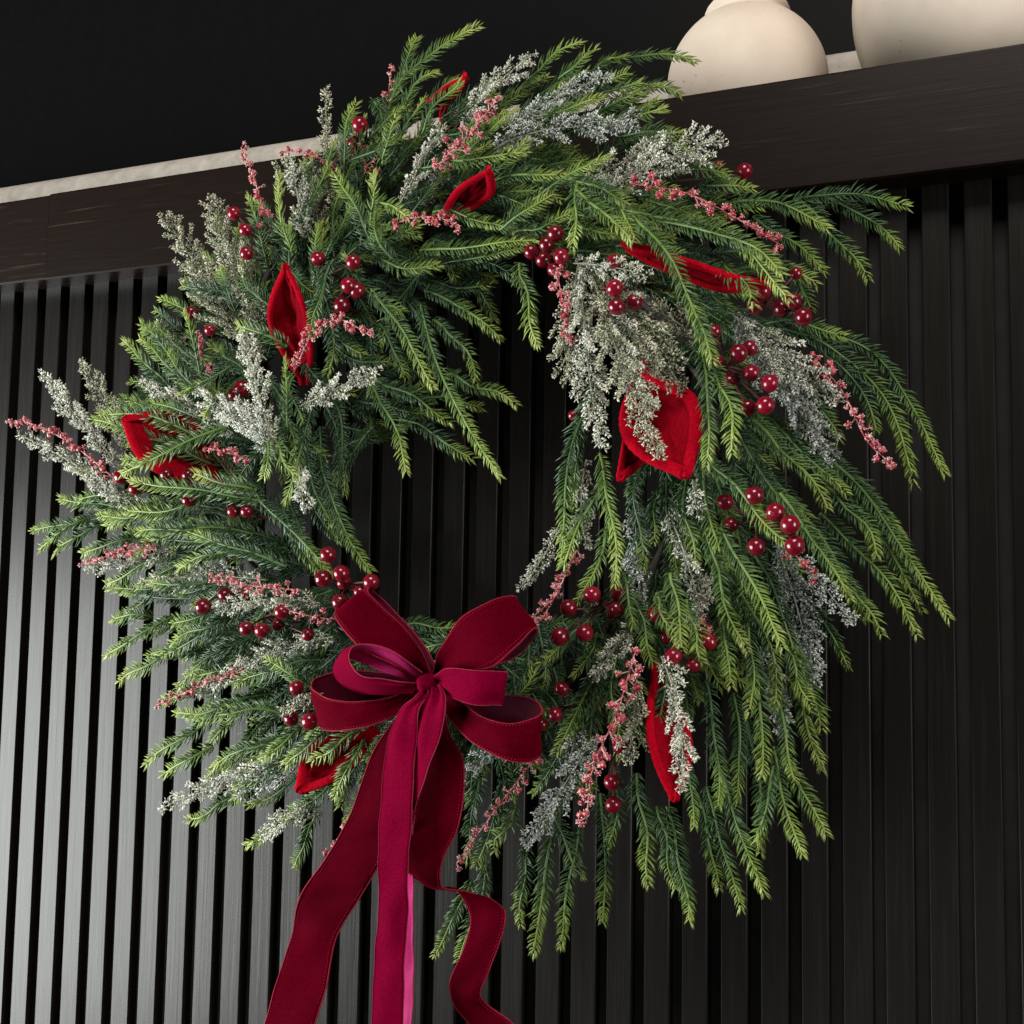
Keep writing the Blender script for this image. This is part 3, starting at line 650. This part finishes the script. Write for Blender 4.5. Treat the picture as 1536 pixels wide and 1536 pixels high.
FR = [
 ([(195,700),(165,620),(122,545)],52,OL,.10,.09,.55), ([(185,705),(120,630),(62,560)],50,WH,.11,.10,.7), ([(185,745),(110,695),(30,652)],44,WH,.12,.11,.6), ([(250,770),(190,750),(130,715)],46,WH,.12,.12,.5),
 ([(385,520),(310,420),(247,323)],80,OL,.11,.10,.45), ([(395,490),(350,390),(318,298)],74,OL,.11,.10,.5), ([(400,540),(340,470),(285,400)],92,OL,.115,.11,.4), ([(400,500),(370,430),(350,370)],80,OL,.12,.12,.45),
 ([(505,310),(492,230),(489,136)],34,OL,.11,.10,.6), ([(465,360),(448,300),(440,248)],52,WH,.13,.13,.4), ([(480,340),(470,290),(470,250)],44,OL,.12,.12,.35),
 ([(410,660),(385,580),(370,498)],54,WH,.165,.17,.75), ([(420,665),(355,625),(297,585)],54,WH,.165,.165,.75), ([(415,690),(380,640),(345,610)],60,BL,.16,.165,.7), ([(450,610),(510,580),(567,556)],46,WH,.165,.175,.75),
 ([(448,700),(452,735),(456,762)],40,WH,.17,.175,.7), ([(350,650),(280,610),(215,572)],40,WH,.14,.13,.6), ([(290,545),(265,515),(240,480)],40,OL,.11,.11,.5),
 ([(680,185),(740,130),(797,82)],58,WH,.12,.12,.6), ([(755,195),(830,150),(912,114)],52,BL,.125,.12,.55), ([(900,290),(985,245),(1077,213)],76,WH,.145,.15,.6), ([(880,270),(940,240),(1000,205)],60,WH,.14,.14,.5),
 ([(600,305),(630,250),(662,192)],46,WH,.13,.13,.6), ([(740,225),(820,195),(950,190)],54,BL,.135,.13,.5), ([(880,205),(925,190),(955,170)],44,BL,.12,.12,.5), ([(640,310),(650,280),(690,220)],44,BL,.12,.12,.45),
 ([(868,395),(855,480),(850,570)],66,OL,.15,.16,.6), ([(872,395),(880,530),(902,668)],64,WH,.165,.18,.62), ([(885,400),(930,540),(988,682)],66,OL,.165,.185,.62), ([(890,410),(965,500),(1022,580)],72,OL,.16,.165,.55), ([(860,395),(915,400),(972,414)],40,WH,.165,.175,.65),
 ([(885,430),(935,520),(975,610)],74,WH,.165,.17,.5), ([(1105,475),(1180,540),(1256,600)],62,WH,.145,.14,.65), ([(1110,480),(1170,570),(1240,692)],58,BL,.135,.12,.55), ([(1100,470),(1150,540),(1190,600)],70,BL,.14,.14,.5),
 ([(845,785),(815,835),(784,878)],30,WH,.12,.12,.55), ([(950,730),(955,810),(960,905)],44,BL,.13,.135,.5), ([(1000,760),(1030,840),(1050,912)],46,WH,.145,.15,.6), ([(880,690),(872,750),(880,820)],36,WH,.14,.14,.5), ([(1040,720),(1042,745),(1046,770)],26,WH,.155,.16,.6),
 ([(1165,815),(1195,910),(1222,1025)],64,BL,.10,.10,.45), ([(1200,835),(1240,885),(1276,932)],38,BL,.11,.11,.6), ([(965,925),(925,970),(893,1012)],46,WH,.145,.15,.6), ([(992,985),(1020,1080),(1022,1178)],60,WH,.165,.178,.68),
 ([(955,1020),(950,1080),(943,1135)],50,OL,.15,.155,.62), ([(890,1105),(845,1180),(788,1262)],54,BL,.13,.13,.62), ([(780,1110),(740,1130),(698,1160)],40,BL,.12,.12,.45), ([(1140,970),(1165,1040),(1172,1100)],46,BL,.11,.11,.5),
 ([(255,825),(190,840),(128,852)],44,WH,.125,.12,.55), ([(400,870),(310,865),(215,872)],52,WH,.135,.13,.5), ([(480,905),(400,900),(318,912)],46,WH,.15,.15,.6), ([(500,955),(400,985),(300,1042)],50,WH,.14,.13,.5), ([(430,1140),(340,1170),(244,1212)],48,WH,.145,.14,.65),
 ([(480,1210),(440,1225),(395,1255)],40,WH,.145,.145,.65), ([(485,1040),(455,1050),(424,1066)],30,OL,.17,.175,.6), ([(470,1140),(420,1160),(360,1195)],54,BL,.14,.14,.5), ([(1210,940),(1215,990),(1200,1040)],40,BL,.1,.1,.45),
 ([(1180,560),(1215,620),(1250,700)],46,BL,.11,.11,.5), ([(420,300),(425,270),(435,240)],40,OL,.12,.12,.4), ([(520,270),(510,240),(512,210)],36,OL,.11,.11,.4), ([(1060,520),(1010,480),(985,470)],50,OL,.15,.15,.4),
 ([(1060,860),(1050,900),(1045,935)],36,WH,.14,.145,.5), ([(870,1080),(860,1120),(850,1150)],46,BL,.125,.125,.45),
]
for pts, w, m_, d0, d1, wh in FR: frost_spray(pts, w * 1.05, m_, d0, d1, 1.2, wh)

# ---------------------------------------------------------------- red bud sprays
ico_v = []; 
gr = (1 + 5 ** .5) / 2
ico_v = unit(np.array([(-1, gr, 0), (1, gr, 0), (-1, -gr, 0), (1, -gr, 0), (0, -1, gr), (0, 1, gr), (0, -1, -gr), (0, 1, -gr), (gr, 0, -1), (gr, 0, 1), (-gr, 0, -1), (-gr, 0, 1)], float))
ico_f = np.array([(0, 11, 5), (0, 5, 1), (0, 1, 7), (0, 7, 10), (0, 10, 11), (1, 5, 9), (5, 11, 4), (11, 10, 2), (10, 7, 6), (7, 1, 8), (3, 9, 4), (3, 4, 2), (3, 2, 6), (3, 6, 8), (3, 8, 9), (4, 9, 5), (2, 4, 11), (6, 2, 10), (8, 6, 7), (9, 8, 1)])
def subdiv(v, f):
    v = list(map(tuple, v)); cache = {}; nf = []
    def mid(a, b):
        k = (min(a, b), max(a, b))
        if k not in cache:
            c = unit((np.array(v[a]) + np.array(v[b])) / 2); v.append(tuple(c)); cache[k] = len(v) - 1
        return cache[k]
    for a, b, c in f:
        ab, bc, ca = mid(a, b), mid(b, c), mid(c, a)
        nf += [(a, ab, ca), (b, bc, ab), (c, ca, bc), (ab, bc, ca)]
    return np.array(v), np.array(nf)
ico2_v, ico2_f = subdiv(ico_v, ico_f)
def bud_spray(pts, d0=0.16, d1=0.165, dens=1.0, size=1.0, reach=1.0, frost=0.5):
    k = len(pts)
    q = [(p_[0], p_[1], d0 + (d1 - d0) * i / (k - 1) + 0.005 * math.sin(math.pi * i / (k - 1))) for i, p_ in enumerate(pts)]
    Pc, L = resample(path_px(q, 50), 0.0016)
    T, N, B = frames(Pc); n = len(Pc)
    sv, sf = tube(Pc, np.linspace(.0006, .0004, n), 5)
    stem = mesh_obj('red_bud_spray', sv, sf, M['bud'], attr=np.clip(rng.normal(frost - .1, .3, len(sv)), 0, 1)); adopt(stem, wreath)
    VV, FF, GG, off = [], [], [], 0
    P0, D = [], []
    nb = max(6, int(L / 0.0027 * dens))
    for j in range(nb):
        t = (j + rng.random()) / nb; i = min(n - 1, int(t * n))
        ang = rng.uniform(0, 2 * math.pi); rad = math.cos(ang) * N[i] * .8 + math.sin(ang) * B[i]
        d = unit(rad + T[i] * rng.uniform(.2, .9))
        ln = rng.uniform(.0015, .0085) * reach * (1 - .45 * t)
        c = Pc[i] + d * ln
        tv, tf = tube(np.array([Pc[i], (Pc[i] + c) / 2 + T[i] * .0004, c]), .00045, 4)
        VV.append(tv); FF.append(np.vstack([np.c_[tf[:, 0], tf[:, 1], tf[:, 2]], np.c_[tf[:, 0], tf[:, 2], tf[:, 3]]]) + off); GG.append(np.clip(rng.normal(frost + .1, .2, len(tv)), 0, 1)); off += len(tv)
        r_ = rng.uniform(.0010, .0025) * size * (1 - .15 * t)
        bv = c + ico2_v * r_ * rng.normal(1, .2, (len(ico2_v), 1))
        VV.append(bv); FF.append(ico2_f + off); GG.append(np.clip(rng.normal(frost * .45, .3, len(bv)) + rng.normal(0, .12), 0, 1)); off += len(bv)
        for q2 in range(14):
            e = unit(rng.normal(0, 1, 3)); P0.append(c + e * r_ * .95); D.append(unit(e + rng.normal(0, .5, 3)))
        for q2 in range(4):
            P0.append(Pc[i] + d * ln * rng.random()); D.append(unit(rng.normal(0, 1, 3)))
    o = mesh_obj('buds', np.vstack(VV), np.vstack(FF), M['bud'], stem, attr=np.concatenate(GG)); o['kind'] = 'stuff'
    P0, D = np.array(P0), np.array(D); m3 = len(P0)
    V, F = blades(P0, D, D, rng.uniform(.0007, .0016, m3), rng.uniform(.0006, .0010, m3), unit(np.cross(D, rng.normal(0, 1, (m3, 3)))))
    o = mesh_obj('frost_crystals', V, F, M['bud'], stem, attr=np.clip(np.repeat(rng.normal(frost + .38, .25, m3), 7), 0, 1), smooth=False); o['kind'] = 'stuff'
BU = [
 ([(180,725),(120,675),(60,640),(15,632)],.13,.11,1,1.15,1), ([(235,825),(185,828),(125,848)],.14,.13,1.2,.9,.9), ([(450,885),(390,880),(318,868)],.16,.16,1.3,1,1.1), ([(505,930),(470,925),(430,915)],.16,.165,1,.9,.9),
 ([(370,1005),(300,1030),(234,1058)],.14,.12,.9,.9,.8), ([(440,560),(470,500),(510,480),(555,503)],.17,.185,1,1.15,.9), ([(400,350),(385,280),(362,222)],.13,.12,.9,1.1,1.1), ([(505,255),(465,232),(422,228)],.12,.11,1,.95,.8),
 ([(580,160),(584,130),(587,99)],.10,.10,.8,1,.8), ([(655,250),(700,205),(748,146)],.16,.165,1.9,1,1.5), ([(590,338),(640,325),(692,340)],.165,.175,1,1.15,.9), ([(945,275),(1030,290),(1100,325),(1172,368)],.165,.16,1,1.1,1.2),
 ([(835,400),(843,450),(855,512)],.17,.175,1.4,1,1.1), ([(1215,530),(1265,590),(1300,660),(1342,700)],.14,.125,1,1.1,1.1), ([(955,970),(925,1070),(890,1150),(879,1236)],.17,.18,1.15,1.25,1.3), ([(810,1130),(755,1200),(685,1295)],.145,.14,.9,.9,1),
 ([(865,825),(835,890),(808,935)],.14,.14,1,.95,1), ([(1185,825),(1205,845),(1222,868)],.14,.135,1.2,1,1), ([(530,1225),(510,1255),(494,1285)],.14,.14,1,1,1), ([(375,690),(345,680),(310,672)],.165,.17,1,.95,.9),
 ([(320,560),(300,530),(300,500)],.13,.13,1,.9,1), ([(1040,890),(1055,925),(1065,960)],.14,.145,1,.8,.9), ([(560,270),(545,235),(538,200)],.115,.115,.8,.9,1), ([(840,870),(822,905),(790,930)],.13,.13,1,.8,.8),
]
for pts, d0, d1, de, sz, re in BU: bud_spray(pts, d0, d1, de * .92, sz, re, random.uniform(.45, .65))

# ---------------------------------------------------------------- berries
def berry_mesh():
    seg, rings = 28, 18
    V, F = [], []
    for i in range(rings + 1):
        th = math.pi * i / rings
        r_, z = math.sin(th), math.cos(th)
        dent = 0.05 * math.exp(-(th / 0.13) ** 2) + 0.05 * math.exp(-((math.pi - th) / 0.2) ** 2)
        for k in range(seg):
            a_ = 2 * math.pi * k / seg
            rr = 1 - dent * (1 + .3 * math.sin(5 * a_))
            V.append((r_ * rr * math.cos(a_), r_ * rr * math.sin(a_), z * rr * .97))
    for i in range(rings):
        for k in range(seg):
            F.append((i * seg + k, (i + 1) * seg + k, (i + 1) * seg + (k + 1) % seg, i * seg + (k + 1) % seg))
    me = bpy.data.meshes.new('berry'); me.from_pydata(V, [], F); me.materials.append(M['berry'])
    me.polygons.foreach_set('use_smooth', np.ones(len(me.polygons), dtype=bool))
    return me
BERRY = berry_mesh()
CL = [  # node (px, py, depth) and its berries (px, py, r, depth)
 ((385,355,.12), [(351,320,11,.135),(368,345,10,.14),(370,380,11,.14)]),
 ((318,500,.11), [(288,470,11,.12),(315,495,9,.13)]),
 ((495,410,.13), [(477,388,12,.15),(530,393,11,.155)]),
 ((505,455,.13), [(523,428,13,.155),(536,436,12,.15),(513,458,13,.15),(506,478,10,.145)]),
 ((230,740,.13), [(183,715,12,.145),(203,733,11,.15)]), ((300,735,.14), [(250,712,11,.155),(283,713,11,.155),(283,750,11,.15)]), ((385,775,.14), [(350,767,10,.155),(370,767,10,.155)]),
 ((350,600,.14), [(363,583,13,.155),(352,592,11,.15)]), ((535,235,.10), [(540,187,12,.125),(532,215,12,.115),(536,232,11,.11)]),
 ((815,375,.13), [(833,350,12,.155),(820,367,12,.165),(797,378,11,.155),(842,385,13,.17),(832,405,12,.165),(815,390,12,.15)]),
 ((1095,265,.11), [(1117,257,12,.125),(1078,248,8,.125)]),
 ((925,420,.15), [(922,393,13,.175),(922,432,13,.185),(925,460,13,.185),(952,453,12,.175),(905,436,9,.165)]),
 ((1150,455,.13), [(1143,437,13,.155),(1132,460,13,.155),(1190,452,14,.155),(1172,463,13,.15),(1205,475,14,.155),(1194,410,10,.13)]),
 ((1090,550,.14), [(1072,497,11,.16),(1108,530,14,.165),(1125,522,12,.155),(1077,542,10,.155),(1127,560,14,.16),(1095,573,12,.155),(1155,575,14,.17),(1122,612,13,.17),(1148,608,14,.175)]),
 ((1135,780,.14), [(1132,743,14,.165),(1163,768,14,.165),(1185,787,15,.17),(1192,818,15,.165),(1135,820,14,.16),(1097,787,12,.145),(1088,753,12,.145),(1150,780,12,.15)]),
 ((862,623,.14), [(860,623,8,.145)]),
 ((905,905,.14), [(888,892,14,.165),(853,912,14,.165),(840,955,14,.165),(877,950,13,.165),(928,890,12,.15),(925,914,13,.155),(920,921,11,.15)]),
 ((1020,945,.14), [(985,922,14,.155),(1010,985,14,.165),(1040,997,11,.155),(1063,963,13,.15),(1057,943,11,.145),(1000,955,11,.14)]),
 ((930,1130,.12), [(918,1173,13,.15),(920,1207,12,.145),(930,1120,11,.14)]),
 ((850,1060,.12), [(833,1072,12,.14),(843,1033,11,.14),(813,1087,10,.135)]),
 ((520,880,.14), [(492,832,12,.165),(512,860,13,.17),(485,868,13,.17),(510,903,13,.172),(557,873,12,.165),(540,888,10,.155),(516,874,11,.155)]),
 ((470,1055,.14), [(445,1032,11,.165),(437,1078,11,.17),(465,1082,13,.172)]),
 ((400,925,.14), [(423,918,12,.165),(370,943,12,.16),(393,946,12,.165),(417,938,10,.155),(462,952,10,.155)]),
 ((345,890,.13), [(305,910,12,.155),(338,893,11,.15),(370,892,10,.15)]),
]
for (nx, ny, nd), bs in CL:
    node_p = at(nx, ny, nd)
    VV, FF, off = [], [], 0
    for bx, by, br, bd in bs:
        c = at(bx, by, bd)
        mid_ = (node_p + c) / 2 + Vector((random.uniform(-.004, .004), -.004, random.uniform(-.004, .004)))
        v_, f_ = tube(bez(np.array(node_p), np.array(mid_), np.array(c), 9), .0008, 6)
        VV.append(v_); FF.append(f_ + off); off += len(v_)
    base = Vector(node_p) + Vector((0, .03, 0))
    v_, f_ = tube(np.array([node_p, base]), .0012, 6); VV.append(v_); FF.append(f_ + off)
    cl = mesh_obj('berry_cluster', np.vstack(VV), np.vstack(FF), M['berry_stem']); adopt(cl, wreath)
    for bx, by, br, bd in bs:
        c = at(bx, by, bd)
        o = bpy.data.objects.new('berry', BERRY); col.objects.link(o); o.parent = cl
        o.location = c; rr = br * pxm(c); rr *= random.uniform(.94, 1.06); o.scale = (rr * random.uniform(.96, 1.04), rr, rr * random.uniform(.95, 1.03))
        dr = (c - node_p); dr = dr.normalized() if dr.length > 1e-6 else Vector((0, -1, 0))
        q_ = (dr * .4 + Vector((random.gauss(0, .8), .5, random.gauss(0, .8)))).to_track_quat('Z', 'X')
        o.rotation_euler = q_.to_euler()

# ---------------------------------------------------------------- red velvet leaves
def velvet_leaf(base, tip, wpx, roll=0.0, curl=0.15, cup=0.25, peak=0.45, rim=0.0030, bend=0.0):
    Bp, Tp = np.array(at(*base)), np.array(at(*tip))
    ax = Tp - Bp; L = np.linalg.norm(ax); ax = ax / L
    view = np.array((CAMPOS - at(*base)).normalized())
    nrm = unit(view - ax * view.dot(ax))
    side = np.cross(ax, nrm)
    c, s = math.cos(roll), math.sin(roll)
    nrm, side = nrm * c + side * s, side * c - nrm * s
    W = wpx * 0.5 * pxm(Vector(Bp))
    nu, nvv = 34, 17
    V = []
    for i in range(nu):
        t = i / (nu - 1)
        w = W * (math.sin(math.pi * t ** (math.log(.5) / math.log(peak))) ** 1.05 if 0 < t < 1 else 0.0)
        w = max(w, W * .10 * (1 - t) + .0008)
        cen = Bp + ax * L * t + nrm * (curl * L * (t * (1 - t)) * 2) + side * bend * L * math.sin(math.pi * t)
        for k in range(nvv):
            u = 2 * k / (nvv - 1) - 1
            vein = 0.0011 * math.sin(t * 30 - abs(u) * 10) * (1 - abs(u)) ** .6 - .0022 * math.exp(-(u / .10) ** 2) + .0014 * math.sin(t * 9 + u * 4 + base[0])
            V.append(cen + side * w * u + nrm * (cup * w * u * u + vein))
    V = np.array(V)
    F = np.array([(i * nvv + k, i * nvv + k + 1, (i + 1) * nvv + k + 1, (i + 1) * nvv + k) for i in range(nu - 1) for k in range(nvv - 1)])
    Vb = V - nrm * 0.0012
    Fb = F[:, ::-1] + len(V)
    o = mesh_obj('velvet_leaf', np.vstack([V, Vb]), np.vstack([F, Fb]), M['velvet_leaf_inner']); adopt(o, wreath)
    g = V.reshape(nu, nvv, 3)
    loop = np.vstack([g[:, 0], g[-1, 1:-1], g[::-1, -1]])
    loop = catmull(loop[::2] if len(loop) % 2 else np.vstack([loop[:-1:2], loop[-1:]]), 4)
    T_, N_, B_ = frames(loop)
    sides = 10; ang = np.linspace(0, 2 * np.pi, sides, endpoint=False)
    out = unit(np.cross(T_, np.broadcast_to(nrm, T_.shape)))
    rr = rim * (1 + 0.06 * np.sin(np.arange(len(loop)) * 2.1))[:, None, None]
    RV = (loop[:, None] + rr * (np.cos(ang)[None, :, None] * out[:, None] * 1.25 + np.sin(ang)[None, :, None] * nrm[None, None] * .75)).reshape(-1, 3)
    RF = np.array([(i * sides + k, i * sides + (k + 1) % sides, (i + 1) * sides + (k + 1) % sides, (i + 1) * sides + k) for i in range(len(loop) - 1) for k in range(sides)])
    mesh_obj('rolled_edge', RV, RF, M['velvet_leaf'], o)
    return o
velvet_leaf((955,550,.125), (1027,710,.176), 100, .0, .08, .30, .62, .0036)
velvet_leaf((965,570,.12), (931,716,.165), 56, -.75, .10, .3, .55, .0024)
velvet_leaf((940,368,.12), (1152,424,.165), 84, 1.30, .05, .2, .45, .0032)
velvet_leaf((655,325,.12), (733,257,.175), 50, .85, .1, .3, .66, .0026)
velvet_leaf((458,575,.10), (428,400,.166), 62, -.55, .03, .4, .52, .0020)
velvet_leaf((365,735,.115), (188,629,.152), 92, .25, .06, .3, .58, .0026)
velvet_leaf((565,1095,.115), (450,1183,.165), 64, .55, .08, .3, .62, .0030)
velvet_leaf((985,1000,.12), (1012,1196,.168), 56, -.35, .03, .3, .58, .0024)
velvet_leaf((630,160,.09), (698,116,.122), 34, 1.05, .05, .3, .5, .0020)
velvet_leaf((680,205,.09), (664,162,.108), 26, .6, .05, .3, .5, .0018)

# ---------------------------------------------------------------- ribbon bow
bow = empty('ribbon_bow', at(645, 1025, 0.16))
tag(bow, 'burgundy velvet ribbon bow with long trailing tails tied at the bottom of the wreath', 'bow')
def ribbon(name, st, front, back, edge, stitched, per=10, label=None, crown=0.0012, flip=False):
    if flip: st = [(b_, a_) for a_, b_ in st]
    L_ = catmull(np.array([at(*a_) for a_, b_ in st]), per); R_ = catmull(np.array([at(*b_) for a_, b_ in st]), per)
    n, m_ = len(L_), 15
    u = np.linspace(0, 1, m_)
    G = L_[:, None] * (1 - u)[None, :, None] + R_[:, None] * u[None, :, None]
    dt = np.gradient(G, axis=0); du = np.gradient(G, axis=1)
    Nn = unit(np.cross(du, dt))
    Nn[np.isnan(Nn)] = 0
    bulge = crown * np.sin(np.pi * u)[None, :, None]
    wob = 0.0006 * np.sin(np.linspace(0, n / 6, n))[:, None, None] * np.cos(np.pi * 2 * u)[None, :, None]
    sl = np.r_[0, np.cumsum(np.linalg.norm(np.diff((L_ + R_) / 2, axis=0), axis=1))]
    near = np.exp(-sl / .022) + (np.exp(-(sl[-1] - sl) / .022) if 'loop' in name else 0)
    pinch = .0022 * near[:, None, None] * np.sin(np.pi * (u * 3.4 + .3))[None, :, None]           # gathers at the knot
    ph = (len(st) * 1.7) % 6.28
    crease = .0007 * (np.sin(sl * 95 + ph)[:, None] * np.sin(np.pi * 1.5 * u + ph)[None, :] + .6 * np.sin(sl * 210 + 2 * ph)[:, None] * np.cos(np.pi * u)[None, :])[:, :, None]
    G = G + Nn * (bulge + wob + pinch + crease)
    th = 0.00045
    Vf = (G + Nn * th).reshape(-1, 3); Vb = (G - Nn * th).reshape(-1, 3)
    quad = np.array([(i * m_ + k, i * m_ + k + 1, (i + 1) * m_ + k + 1, (i + 1) * m_ + k) for i in range(n - 1) for k in range(m_ - 1)])
    N0 = n * m_
    sides = []
    for i in range(n - 1):
        for k in (0, m_ - 1):
            a_, b_ = i * m_ + k, (i + 1) * m_ + k
            sides.append((a_, b_, b_ + N0, a_ + N0))
    F = np.vstack([quad, quad[:, ::-1] + N0, np.array(sides)])
    mi = np.r_[np.zeros(len(quad)), np.ones(len(quad)), np.zeros(len(sides))]
    o = mesh_obj(name, np.vstack([Vf, Vb]), F, None, mats=[front, back], midx=mi); adopt(o, bow)
    if label: o['label'] = label
    for k in (0, m_ - 1):
        v_, f_ = tube(G[:, k], 0.0006 if stitched else 0.0004, 6)
        mesh_obj('wired_edge' if stitched else 'selvedge', v_, f_, edge, o)
    if stitched:
        VV, FF, off = [], [], 0
        for k, kk in ((0.055, 0), (0.945, -1)):
            c_ = L_ * (1 - k) + R_ * k + Nn[:, 1 if kk == 0 else -2] * (th + crown * math.sin(math.pi * k) + .0003)
            rs, Ln = resample(c_, .0011)
            T_, N_, B_ = frames(rs)
            for i in range(0, len(rs) - 1, 2):
                bv = rs[i] + ico_v * np.array([.00042]) ; VV.append(bv); FF.append(ico_f + off); off += 12
        s_ = mesh_obj('stitching', np.vstack(VV), np.vstack(FF), M['stitch'], o); s_['kind'] = 'stuff'
    return o
W_ = (M['velvet_wide'], M['velvet_wide_back'], M['stitch'], True)
N_ = (M['velvet_narrow'], M['satin'], M['narrow_edge'], False)
# wide loops
ribbon('wide_loop', [((632,1020,.185),(648,1006,.175)),((590,998,.207),(622,962,.190)),((540,970,.214),(588,925,.192)),((507,932,.206),(553,890,.184)),((504,917,.190),(555,884,.168)),((530,932,.170),(578,903,.155)),((598,985,.162),(630,960,.150)),((640,1018,.168),(655,1003,.160))], *W_)
ribbon('wide_loop', [((655,1008,.178),(664,1018,.186)),((661,976,.198),(690,1006,.206)),((690,930,.208),(735,1000,.217)),((732,904,.204),(772,970,.212)),((766,894,.190),(799,944,.196)),((768,899,.175),(801,955,.178)),((735,930,.163),(765,990,.163)),((665,990,.166),(680,1010,.168))], *W_)
ribbon('wide_loop', [((635,1018,.186),(640,1036,.186)),((590,1045,.202),(595,1072,.204)),((540,1053,.212),(545,1090,.216)),((490,1048,.208),(501,1096,.214)),((469,1031,.190),(480,1091,.196)),((478,1016,.170),(490,1080,.172)),((530,1006,.158),(545,1065,.158)),((630,1014,.163),(635,1030,.163))], *W_, flip=True)
ribbon('wide_loop', [((655,1025,.186),(650,1040,.186)),((690,1050,.202),(680,1085,.203)),((722,1075,.213),(720,1120,.216)),((765,1086,.215),(762,1140,.218)),((803,1076,.203),(797,1142,.206)),((811,1061,.188),(807,1128,.190)),((790,1046,.170),(788,1110,.170)),((735,1040,.160),(735,1085,.160)),((660,1022,.163),(655,1040,.163))], *W_)
# wide tails
ribbon('wide_tail', [((640,1030,.176),(652,1035,.176)),((592,1080,.180),(650,1088,.182)),((555,1140,.180),(630,1160,.178)),((523,1227,.174),(605,1232,.172)),((490,1286,.166),(567,1300,.162)),((454,1338,.157),(540,1346,.152)),((441,1381,.142),(512,1390,.140)),((435,1413,.143),(499,1422,.142)),((415,1478,.157),(491,1475,.154)),((396,1540,.162),(470,1545,.158)),((380,1600,.160),(452,1605,.156))], *W_, flip=True)
ribbon('wide_tail', [((650,1032,.176),(662,1035,.176)),((650,1085,.186),(672,1095,.184)),((640,1140,.190),(692,1135,.188)),((630,1187,.193),(696,1172,.190)),((618,1237,.190),(688,1237,.188)),((612,1287,.184),(665,1287,.182)),((615,1314,.174),(660,1324,.176)),((632,1324,.158),(672,1334,.160)),((664,1330,.146),(712,1341,.146)),((690,1342,.150),(744,1354,.147)),((705,1374,.158),(758,1373,.156)),((699,1416,.159),(748,1416,.158)),((679,1462,.153),(731,1462,.152)),((674,1484,.147),(721,1488,.146)),((682,1510,.137),(730,1508,.136)),((706,1540,.131),(768,1535,.131)),((740,1590,.128),(800,1580,.128))], *W_, flip=True)
# narrow loops and tails
ribbon('narrow_loop', [((630,1014,.200),(620,1020,.185)),((592,981,.212),(588,1011,.204)),((552,965,.218),(546,996,.206)),((530,970,.224),(511,983,.198)),((525,989,.226),(500,1006,.190)),((541,1010,.226),(520,1032,.192)),((572,1020,.221),(560,1042,.194)),((622,1022,.202),(620,1040,.195))], *N_)
ribbon('narrow_loop', [((652,1018,.200),(655,1032,.200)),((672,1003,.216),(678,1046,.216)),((710,1006,.224),(713,1057,.224)),((746,1007,.219),(742,1057,.219)),((758,1008,.208),(753,1057,.208)),((745,1003,.196),(742,1051,.196)),((700,1000,.190),(700,1045,.190)),((660,1012,.190),(660,1028,.190))], *N_)
ribbon('narrow_tail', [((634,1030,.206),(645,1034,.206)),((622,1046,.213),(640,1050,.211)),((597,1069,.212),(628,1070,.216)),((578,1127,.207),(622,1130,.212)),((572,1203,.203),(619,1205,.207)),((568,1290,.196),(613,1290,.198)),((568,1364,.186),(611,1364,.188)),((562,1430,.176),(607,1430,.178)),((558,1540,.166),(604,1540,.166)),((556,1600,.16),(602,1600,.16))], *N_, flip=True)
ribbon('narrow_tail', [((646,1034,.206),(662,1030,.210)),((638,1055,.213),(670,1045,.216)),((626,1077,.212),(667,1076,.219)),((623,1130,.208),(648,1135,.215)),((621,1180,.203),(632,1187,.208)),((620,1225,.196),(618,1228,.194)),((619,1275,.184),(600,1280,.182)),((620,1330,.172),(578,1332,.172)),((619,1400,.162),(575,1400,.160)),((620,1470,.156),(575,1470,.152)),((618,1540,.150),(573,1540,.148)),((617,1600,.148),(572,1600,.146))], *N_, flip=True)
# knot
Pk = [at(633, 1012, .205), at(645, 1022, .212), at(658, 1014, .208)]
V, F = [], []
cK = at(645, 1026, .200); ra, rb, rc = 17 * pxm(cK), 15 * pxm(cK), 0.013
for i in range(25):
    th = math.pi * i / 24
    for k in range(32):
        a_ = 2 * math.pi * k / 32
        fold = 1 + 0.07 * math.sin(3 * a_ + 4 * math.cos(th)) + 0.04 * math.sin(7 * a_)
        V.append((cK.x + ra * math.sin(th) * math.cos(a_) * fold, cK.y + rc * math.sin(th) * math.sin(a_) * fold, cK.z + rb * math.cos(th) * (1 + .06 * math.sin(2 * a_))))
for i in range(24):
    for k in range(32):
        F.append((i * 32 + k, (i + 1) * 32 + k, (i + 1) * 32 + (k + 1) % 32, i * 32 + (k + 1) % 32))
o = mesh_obj('knot', np.array(V), np.array(F), M['velvet_narrow']); adopt(o, bow)
print('sprigs', N_SPRIG)
